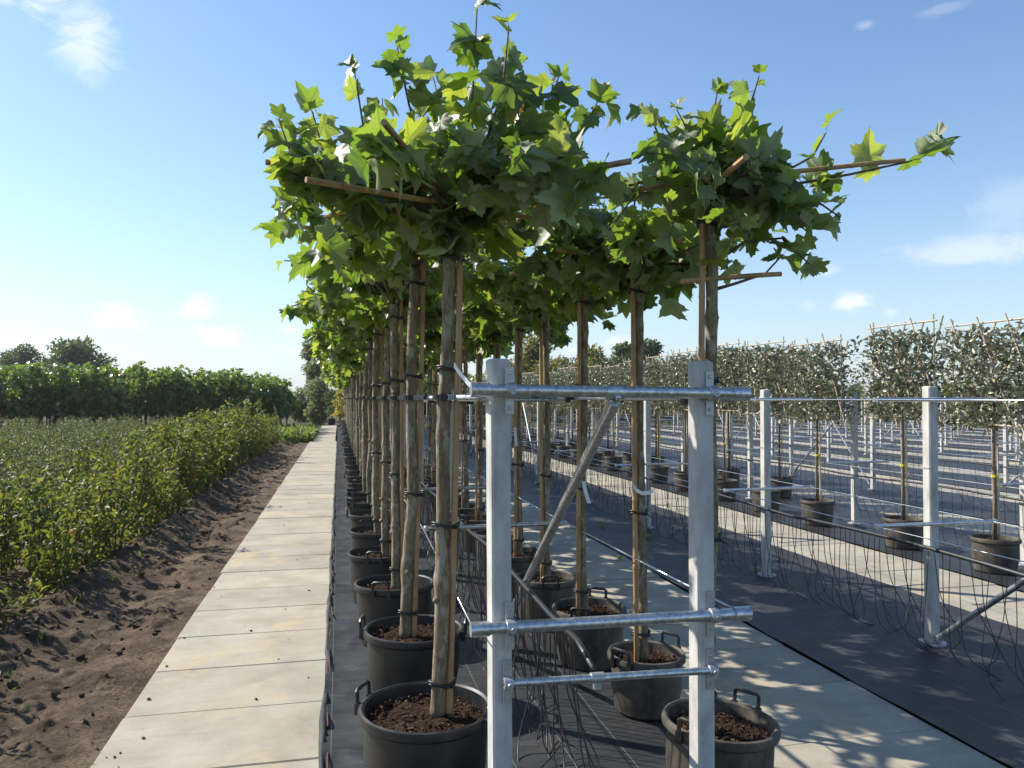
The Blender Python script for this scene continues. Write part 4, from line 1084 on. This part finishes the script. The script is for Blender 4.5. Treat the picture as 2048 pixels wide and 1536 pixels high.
yl = MB(); yl.add([(.018, -.03, .62), (.03, -.03, .62), (.05, -.035, .50), (.032, -.035, .50)], [(0, 1, 2, 3)]); yl.lathe([(.021, .60), (.026, .60), (.026, .625), (.021, .625)], 8, (0, 0, 0), True); YT = yl.mesh("plant_tag", M['yellow'])
def hedge_tree(x, y, label, group, k, tagged, rz=math.pi / 2, plab=None):
    fol, trunk, cm_ = HP[k % 5]
    t = thing("hedge_tree", label, "tree", (x, y, .27), rz + rnd.gauss(0, .03), group); t.scale = (1, 1, rnd.uniform(.97, 1.04))
    part("trunk", trunk, t); part("foliage", fol, t, stuff=True)
    for c_ in cm_: part("bamboo_cane", c_, t)
    pot(POT_HEDGE, (x, y, .008), plab, ("pots: " + group) if group else None, rnd.uniform(0, 3.1), parts=False)
    if tagged:
        o = link("plant_tag", YT, None, (x, y, .27)); o.rotation_euler = (0, 0, rz - 2.2); tag(o, "yellow tag tied to a slim trunk of the hedge trees", "plant tag", "yellow tags on hedge trunks")
hl = ["nearest evergreen hedge tree on a bamboo frame at the right edge", "second evergreen hedge tree on a bamboo frame, with sky gap on its left", "third evergreen hedge tree on a bamboo frame, narrow with sky gap on its right", "fourth evergreen hedge tree from the right edge, above the second post", "fifth evergreen hedge tree from the right edge, left of the second post"]
hpl = ["dusty black pot at the right edge, under the nearest hedge tree", "dusty black pot just left of the nearest post on the right bed", "dusty black pot between the first and second posts of the right bed", "dusty black pot just left of the second post on the right bed", "dusty black pot beside the right frame post, under the fifth hedge tree"]
hy = [5.98, 7.16, 8.66, 9.86] + [11.12 + 1.26 * k for k in range(21)]
for k, y in enumerate(hy):
    lab = hl[k] if k < 5 else "evergreen hedge tree on a bamboo frame in the line receding left"
    hedge_tree(5.92 + rnd.gauss(0, .02), y, lab, None if k < 5 else "hedge trees in the receding line", k, k % 2 == 0 or k < 3, plab=hpl[k] if k < 5 else "dusty black pot under a hedge tree of the receding line")
for k in range(16):
    hedge_tree(6.92 + rnd.gauss(0, .03), 11.2 + 1.6 * k, "evergreen hedge tree on a bamboo frame in the second line, half hidden", "hedge trees in the second line", k + 2, k % 3 == 0, plab="dusty black pot in the second line of hedge trees")

# ------------------------------------------------------------------ shrubs left
def shrub_parts(seed, H, Wd, n_leaf, shapes, leafmat, size, name, stems=8, bare=.12, Ly=None):
    r_ = random.Random(seed); rs = np.random.default_rng(seed); st = MB(); P_, D = [], []
    Ly = Ly or Wd
    for k in range(stems):
        bx_, by_ = r_.gauss(0, .07), r_.gauss(0, Ly * .18)
        tx, ty = bx_ + r_.gauss(0, Wd * .26), by_ + r_.gauss(0, Ly * .26); h = H * r_.uniform(.42, 1.22)
        pts = [Vector((bx_, by_, -.05)), Vector((bx_ * .7 + tx * .3, by_ * .7 + ty * .3, h * .4)), Vector((bx_ * .3 + tx * .7, by_ * .3 + ty * .7, h * .75)), Vector((tx, ty, h))]
        st.tube(pts, [.009, .007, .005, .002], 5)
        for q in range(n_leaf // stems):
            t = bare + (1 - bare) * r_.random() ** .8; i = min(2, int(t * 3)); c = pts[i].lerp(pts[i + 1], t * 3 - i)
            sp_ = (.085 if 'dog' in name else .12) * (1.2 - t * .85) * Wd / .7
            P_.append(c + Vector((r_.gauss(0, sp_), r_.gauss(0, sp_), r_.gauss(0, .05)))); a = r_.uniform(0, 6.28)
            D.append((math.cos(a), math.sin(a), r_.gauss(-.5, .6)))
    P_ = np.array(P_); P_[:, 2] = np.maximum(P_[:, 2], .03); D = np.array(D); n_ = len(P_)
    Nn = rs.normal(0, .65, (n_, 3)); Nn[:, 2] += .8
    v, f = scatter(P_, D, Nn, rs.uniform(size * .6, size * 1.25, n_), shapes, rs)
    return np_mesh("foliage", v, f, M[leafmat]), st.mesh("stems", M['twig'], True)
DOG = [shrub_parts(60 + k, 1.08, .70, 620, OVAL, 'dogwood_leaf', .085, "dogwood", 11, .10) for k in range(6)]
VIB = [shrub_parts(70 + k, 1.05, .95, 800, OVAL, 'viburnum_leaf', .068, "viburnum", 10, .2) for k in range(4)]
def shrub(parts_, x, y, label, group, name, s=1.0, cat="shrub"):
    t = thing(name, label, cat, (x, y, -.03), rnd.uniform(0, 6.28), group); t.scale = (s, s, s * rnd.uniform(.9, 1.1))
    part("foliage", parts_[0], t, stuff=True); part("stem", parts_[1], t)
    return t
y = 3.6; k = 0
while y < 29.0:
    # heights: lower near the camera, a taller stretch further on
    s = .80 + .06 * math.sin(y * .9) + rnd.uniform(-.22, .16) + (.24 if 12 < y < 24 else 0)
    i_ = int(k); fl = {5: "green leafy shrub of the front row cut by the left edge of the picture", 6: "green leafy shrub of the front row nearest the bottom left earth"}
    shrub(DOG[k % 6], -2.42 + rnd.gauss(0, .10), y, fl.get(i_, "green leafy shrub in the front row along the bare earth"), None if i_ in fl else "shrubs in the front row along the earth", "dogwood_shrub", s)
    y += rnd.uniform(.36, .76); k += 1
y = 4.6
while y < 29:
    shrub(DOG[(k + 3) % 6], -3.05 + rnd.gauss(0, .06), y, "green leafy shrub in the second row behind the front shrubs", "shrubs in the second row", "dogwood_shrub", .78 + rnd.uniform(-.08, .1) + (.15 if 12 < y < 24 else 0)); y += .72; k += 1
for r0 in range(9):
    x = -4.0 - 1.25 * r0; y = max(6.0, -x * 1.85)
    while y < 33:
        warm = (r0 >= 7 and y < 26)
        shrub(VIB[k % 4], x + rnd.gauss(0, .08), y + rnd.gauss(0, .05), "grey green shrub in the field behind the leafy front rows", "shrubs in the field behind", "viburnum_shrub", .78 + rnd.gauss(0, .05)); y += .95 if r0 < 4 else 1.15; k += 1
PUR = shrub_parts(90, 1.35, .6, 420, OVAL, 'purple_leaf', .08, "p", 6, .2)
t = shrub(PUR, -10.6, 27.3, "dark purple leaved shrub at the left edge below the plane tree block", None, "purple_shrub")
# pale labels canes among the shrubs
pc = MB(); pc.tube([(0, 0, 0), (.01, 0, 1.0)], .006, 5); pcm = pc.mesh("marker_cane", M['weathered_bamboo'])
for (x, y) in [(-4.5, 9.6), (-4.6, 10.4), (-4.4, 12.1), (-5.6, 12.4), (-4.7, 14.5), (-5.8, 15.4), (-4.6, 8.7)]:
    tag(link("marker_cane", pcm, None, (x + .3, y, 0)), "thin pale cane standing among the grey green shrubs", "cane", "canes among the shrubs")
# weeds under the shrubs
def ground_plants(name, label, cat, spots, leafmat, shapes, size, seed):
    rs = np.random.default_rng(seed); n_ = len(spots); P_ = np.array(spots)
    D = rs.normal(0, .6, (n_, 3)); D[:, 2] += .8; Nn = rs.normal(0, .6, (n_, 3)); Nn[:, 2] += .5
    v, f = scatter(P_, D, Nn, rs.uniform(size[0], size[1], n_), shapes, rs)
    o = link(name, np_mesh(name, v, f, M[leafmat])); o['kind'] = 'stuff'; tag(o, label, cat)
sp_ = [(-2.35 + rnd.gauss(0, .22), 3.2 + 25 * rnd.random() ** 1.3, rnd.uniform(-.02, .10)) for _ in range(4200)]
ground_plants("weeds", "low green weeds growing under the front shrubs", "weeds", sp_, 'dogwood_leaf', LONG, (.03, .08), 3)
sp_ = []
for _ in range(9000):
    y = rnd.uniform(29.6, 37); x = -1.05 - 3.6 * rnd.random() ** 1.2; sp_.append((x, y, rnd.uniform(-.08, .25)))
ground_plants("tall_grass", "tall green grass beside the far end of the path", "grass", sp_, 'grass', BLADE + LONG, (.12, .32), 4)

# ------------------------------------------------------------------ plane tree block far left, and the far screen of trees on the right
def crown_cloud(seed, blobs, n_, size, leafmat, shapes, name="crown"):
    rs = np.random.default_rng(seed); w = np.array([b[3] ** 2 for b in blobs]); pick = rs.choice(len(blobs), n_, p=w / w.sum())
    B = np.array([b[:3] for b in blobs])[pick]; Rr = np.array([b[3] for b in blobs])[pick]; sq = np.array([b[4] if len(b) > 4 else 1 for b in blobs])[pick]
    U = rs.normal(0, 1, (n_, 3)); U /= np.linalg.norm(U, axis=1, keepdims=True)
    rad = Rr * (rs.random(n_) ** .42) * rs.uniform(.85, 1.12, n_); P_ = B + U * rad[:, None] * np.stack([np.ones(n_), np.ones(n_), sq], 1)
    D = U + rs.normal(0, .7, (n_, 3)); Nn = U * .6 + rs.normal(0, .6, (n_, 3)); Nn[:, 2] += .6
    v, f = scatter(P_, D, Nn, rs.uniform(size * .6, size * 1.3, n_), shapes, rs); return np_mesh(name, v, f, M[leafmat])
NUR = []
for k in range(5):
    r_ = random.Random(200 + k)
    blobs = [(r_.gauss(0, .2), r_.gauss(0, .2), 1.16 + .21 * q, .42 * (1 - .05 * q)) for q in range(6)] + [(r_.gauss(0, .22), r_.gauss(0, .2), 2.40 + r_.random() * .35, .12) for _ in range(5)]
    cr = crown_cloud(200 + k, blobs, 480, .145, 'far_plane_leaf', LOW[:3])
    tb = MB(); tb.tube([(0, 0, -.1), (.01, 0, 1), (0, .01, 2.2)], [.026, .022, .01], 6); tb.tube([(.05, 0, -.1), (.05, 0, 1.5)], .014, 5); NUR.append((cr, tb.mesh("trunk", M['twig'], True)))
def nursery(x, y, s, label, group, k):
    t = thing("nursery_tree", label, "tree", (x, y, -.05), rnd.uniform(0, 6.28), group); t.scale = (1, 1, s)
    part("foliage", NUR[k % 5][0], t, stuff=True); part("trunk", NUR[k % 5][1], t)
k = 0
for row in range(6):
    x = -18.5 + .2 * row
    while x < -2.6:
        s = 1.09 - .16 * max(0, (x + 9) / 7) + rnd.gauss(0, .04)
        nursery(x + rnd.gauss(0, .1), 36 + 1.3 * row + .12 * (x + 10) + rnd.gauss(0, .1), s, "young plane tree in the dense block behind the shrub field", "plane trees in the block behind the shrubs", k); x += .78; k += 1
x = -18.5
while x < -2.8:  # shrubs added between the trunks to stand in for shade under the crowns
    shrub(VIB[k % 4], x, 38.0 + .12 * (x + 10) + rnd.gauss(0, .1), "shrub added to darken the shaded gap between trunks of the plane tree block", "shrubs added to darken the plane tree block", "viburnum_shrub", .95 + rnd.gauss(0, .05)); x += .8; k += 1
x = 1.8
while x < 52:
    for row in range(2):
        nursery(x + rnd.gauss(0, .15), 44 + 1.6 * row + rnd.gauss(0, .2), .98 + rnd.gauss(0, .05), "young tree in the dark screen of trees behind the posts", "trees in the dark screen behind the posts", k); k += 1
    x += .95 if x < 30 else 1.4
x = 1.5
while x < 52:
    shrub(VIB[k % 4], x, 42.6 + rnd.gauss(0, .15), "dark bushy shrub at the foot of the tree screen behind the posts", "shrubs at the foot of the tree screen", "viburnum_shrub", 1.25 + rnd.gauss(0, .08)); x += 1.0; k += 1

def big_tree(x, y, H, Wd, label, leafmat, seed, n_=5200, size=.30, trunk_h=.3, narrow=False, name="tree", blobs=None, shapes=OVAL):
    r_ = random.Random(seed); t = thing(name, label, "tree", (x, y, -.1)); bl = []
    if blobs is None:
        for q in range(22):
            z = H * (trunk_h + (1 - trunk_h) * r_.random() * .9); pr_ = math.sin(math.pi * min(1, (z / H - trunk_h * .8) / (1 - trunk_h * .8) * .85 + .12))
            a = r_.uniform(0, 6.28); q_ = Wd / 2 * pr_ * r_.uniform(.2, .85); bl.append((q_ * math.cos(a), q_ * math.sin(a), z, Wd * r_.uniform(.12, .22), .8))
    else: bl = blobs
    part("crown", crown_cloud(seed, bl, n_, size, leafmat, shapes), t, stuff=True)
    mb = MB(); mb.tube([(0, 0, -.1), (.05, 0, H * .3), (0, .05, H * .6), (0, 0, H * .85)], [Wd * .035, Wd * .028, Wd * .015, .02], 8)
    for b in bl[:10]: mb.tube([(0, 0, max(H * .2, b[2] - H * .2)), (b[0] * .5, b[1] * .5, b[2] - H * .06), b[:3]], [Wd * .012, Wd * .008, .01], 5)
    part("trunk", mb.mesh("trunk", M['twig'], True), t); return t
def at_px(px, d): q = at(px, 797, d); return q.x, q.y
big_tree(*at_px(48, 92), 8.0, 6.4, "big broad tree at the far left above the plane tree block", 'tree_leaf', 1, 5200, .42)
big_tree(*at_px(150, 80), 7.6, 7.4, "big spreading dark tree far left, right of the first one", 'tree_leaf', 2, 5600, .40)
big_tree(*at_px(8, 110), 5.6, 4.0, "small hazy tree at the left edge beyond the plane tree block", 'tree_leaf', 3, 1800, .4)
big_tree(*at_px(218, 85), 4.6, 3.6, "low dark tree right of the two big far left trees", 'tree_leaf', 4, 1800, .38)
big_tree(*at_px(626, 58), 6.7, 3.0, "tall slim grey green tree beyond the end of the path", 'willow_leaf', 5, 7500, .20, .05)
big_tree(*at_px(640, 50), 3.0, 2.4, "olive green bushy tree left of the path end", 'willow_leaf', 6, 5600, .17, .12)
big_tree(*at_px(607, 56), 2.6, 2.8, "low olive tree between the plane block and the path end", 'willow_leaf', 7, 4200, .18, .1)
big_tree(*at_px(1085, 58), 6.5, 6.6, "yellowish green tree beyond the hedge, right of the left post", 'yellow_tree_leaf', 8, 11000, .26, .15)
big_tree(*at_px(1165, 62), 6.4, 6.2, "olive green tree right of the yellowish one beyond the hedge", 'yellow_tree_leaf', 9, 9500, .28, .15)
big_tree(*at_px(1235, 70), 6.6, 5.2, "dark green tree beyond the hedge, left of the second right trunk", 'tree_leaf', 10, 8500, .32, .2)
big_tree(*at_px(1288, 74), 7.1, 5.4, "dark green tree beyond the hedge, right of the second right trunk", 'tree_leaf', 11, 8500, .32, .2)
for k, (px, d, H, Wd) in enumerate([(900, 62, 4.2, 5), (960, 60, 3.8, 5), (1010, 60, 4.4, 4), (1040, 63, 4.6, 5), (1200, 68, 4.6, 5), (1330, 72, 4.4, 4), (720, 66, 3.4, 4), (790, 64, 3.6, 5), (850, 62, 3.6, 4)]):
    big_tree(*at_px(px, d), H, Wd, "distant olive tree glimpsed between the trunks of the left row", 'willow_leaf', 20 + k, 3200, .28, .1)['group'] = "distant trees behind the left row"
x_, y_ = at_px(663, 47.5)
big_tree(x_, y_, 2.2, 1.5, "open twiggy bush in a pot at the end of the path", 'tree_leaf', 30, 900, .12, .35, name="bush")
pot(POT_BIG, (x_, y_, -.02), "wide black pot standing at the end of the path", None, .3)
x_, y_ = at_px(681, 44)
big_tree(x_ - .05, y_, 2.2, 1.0, "small yellow orange shrub at the end of the left tree row", 'orange_leaf', 31, 900, .11, .3, name="shrub")
# fallen leaves on the ground
for (px, py, lab) in [(1305, 1078, "green fallen leaf on the black cloth right of the second right trunk"), (1192, 1054, "brown fallen leaf on the black cloth behind the third right trunk"), (1231, 1121, "small fallen leaf on the dappled path beside the second right trunk")]:
    q = at(px, py, EYE * 1538 / (py - 797)); o = link("fallen_leaf", LEAF[rnd.randrange(10)], None, M=Matrix.Translation((q.x, q.y, .03)) @ Matrix.Rotation(rnd.uniform(0, 6), 4, 'Z') @ Matrix.Scale(.10, 4)); tag(o, lab, "leaf")

# ------------------------------------------------------------------ thin damp morning air
hb = MB(); hb.box((0, 330, 4.2), (1004, 744, 11.0)); hz_ = link("haze", hb.mesh("haze", [])); hz_['kind'] = 'stuff'
hm_ = bpy.data.materials.new("haze"); hm_.use_nodes = True; hn = hm_.node_tree.nodes; hn.clear()
ho = hn.new("ShaderNodeOutputMaterial"); hp = hn.new("ShaderNodeVolumePrincipled"); hp.inputs['Density'].default_value = HAZE; hp.inputs['Color'].default_value = (.93, .95, 1, 1); hp.inputs['Anisotropy'].default_value = .3
hm_.node_tree.links.new(hp.outputs[0], ho.inputs['Volume']); hz_.data.materials.append(hm_); tag(hz_, "thin pale haze that greys the far trees", "haze")
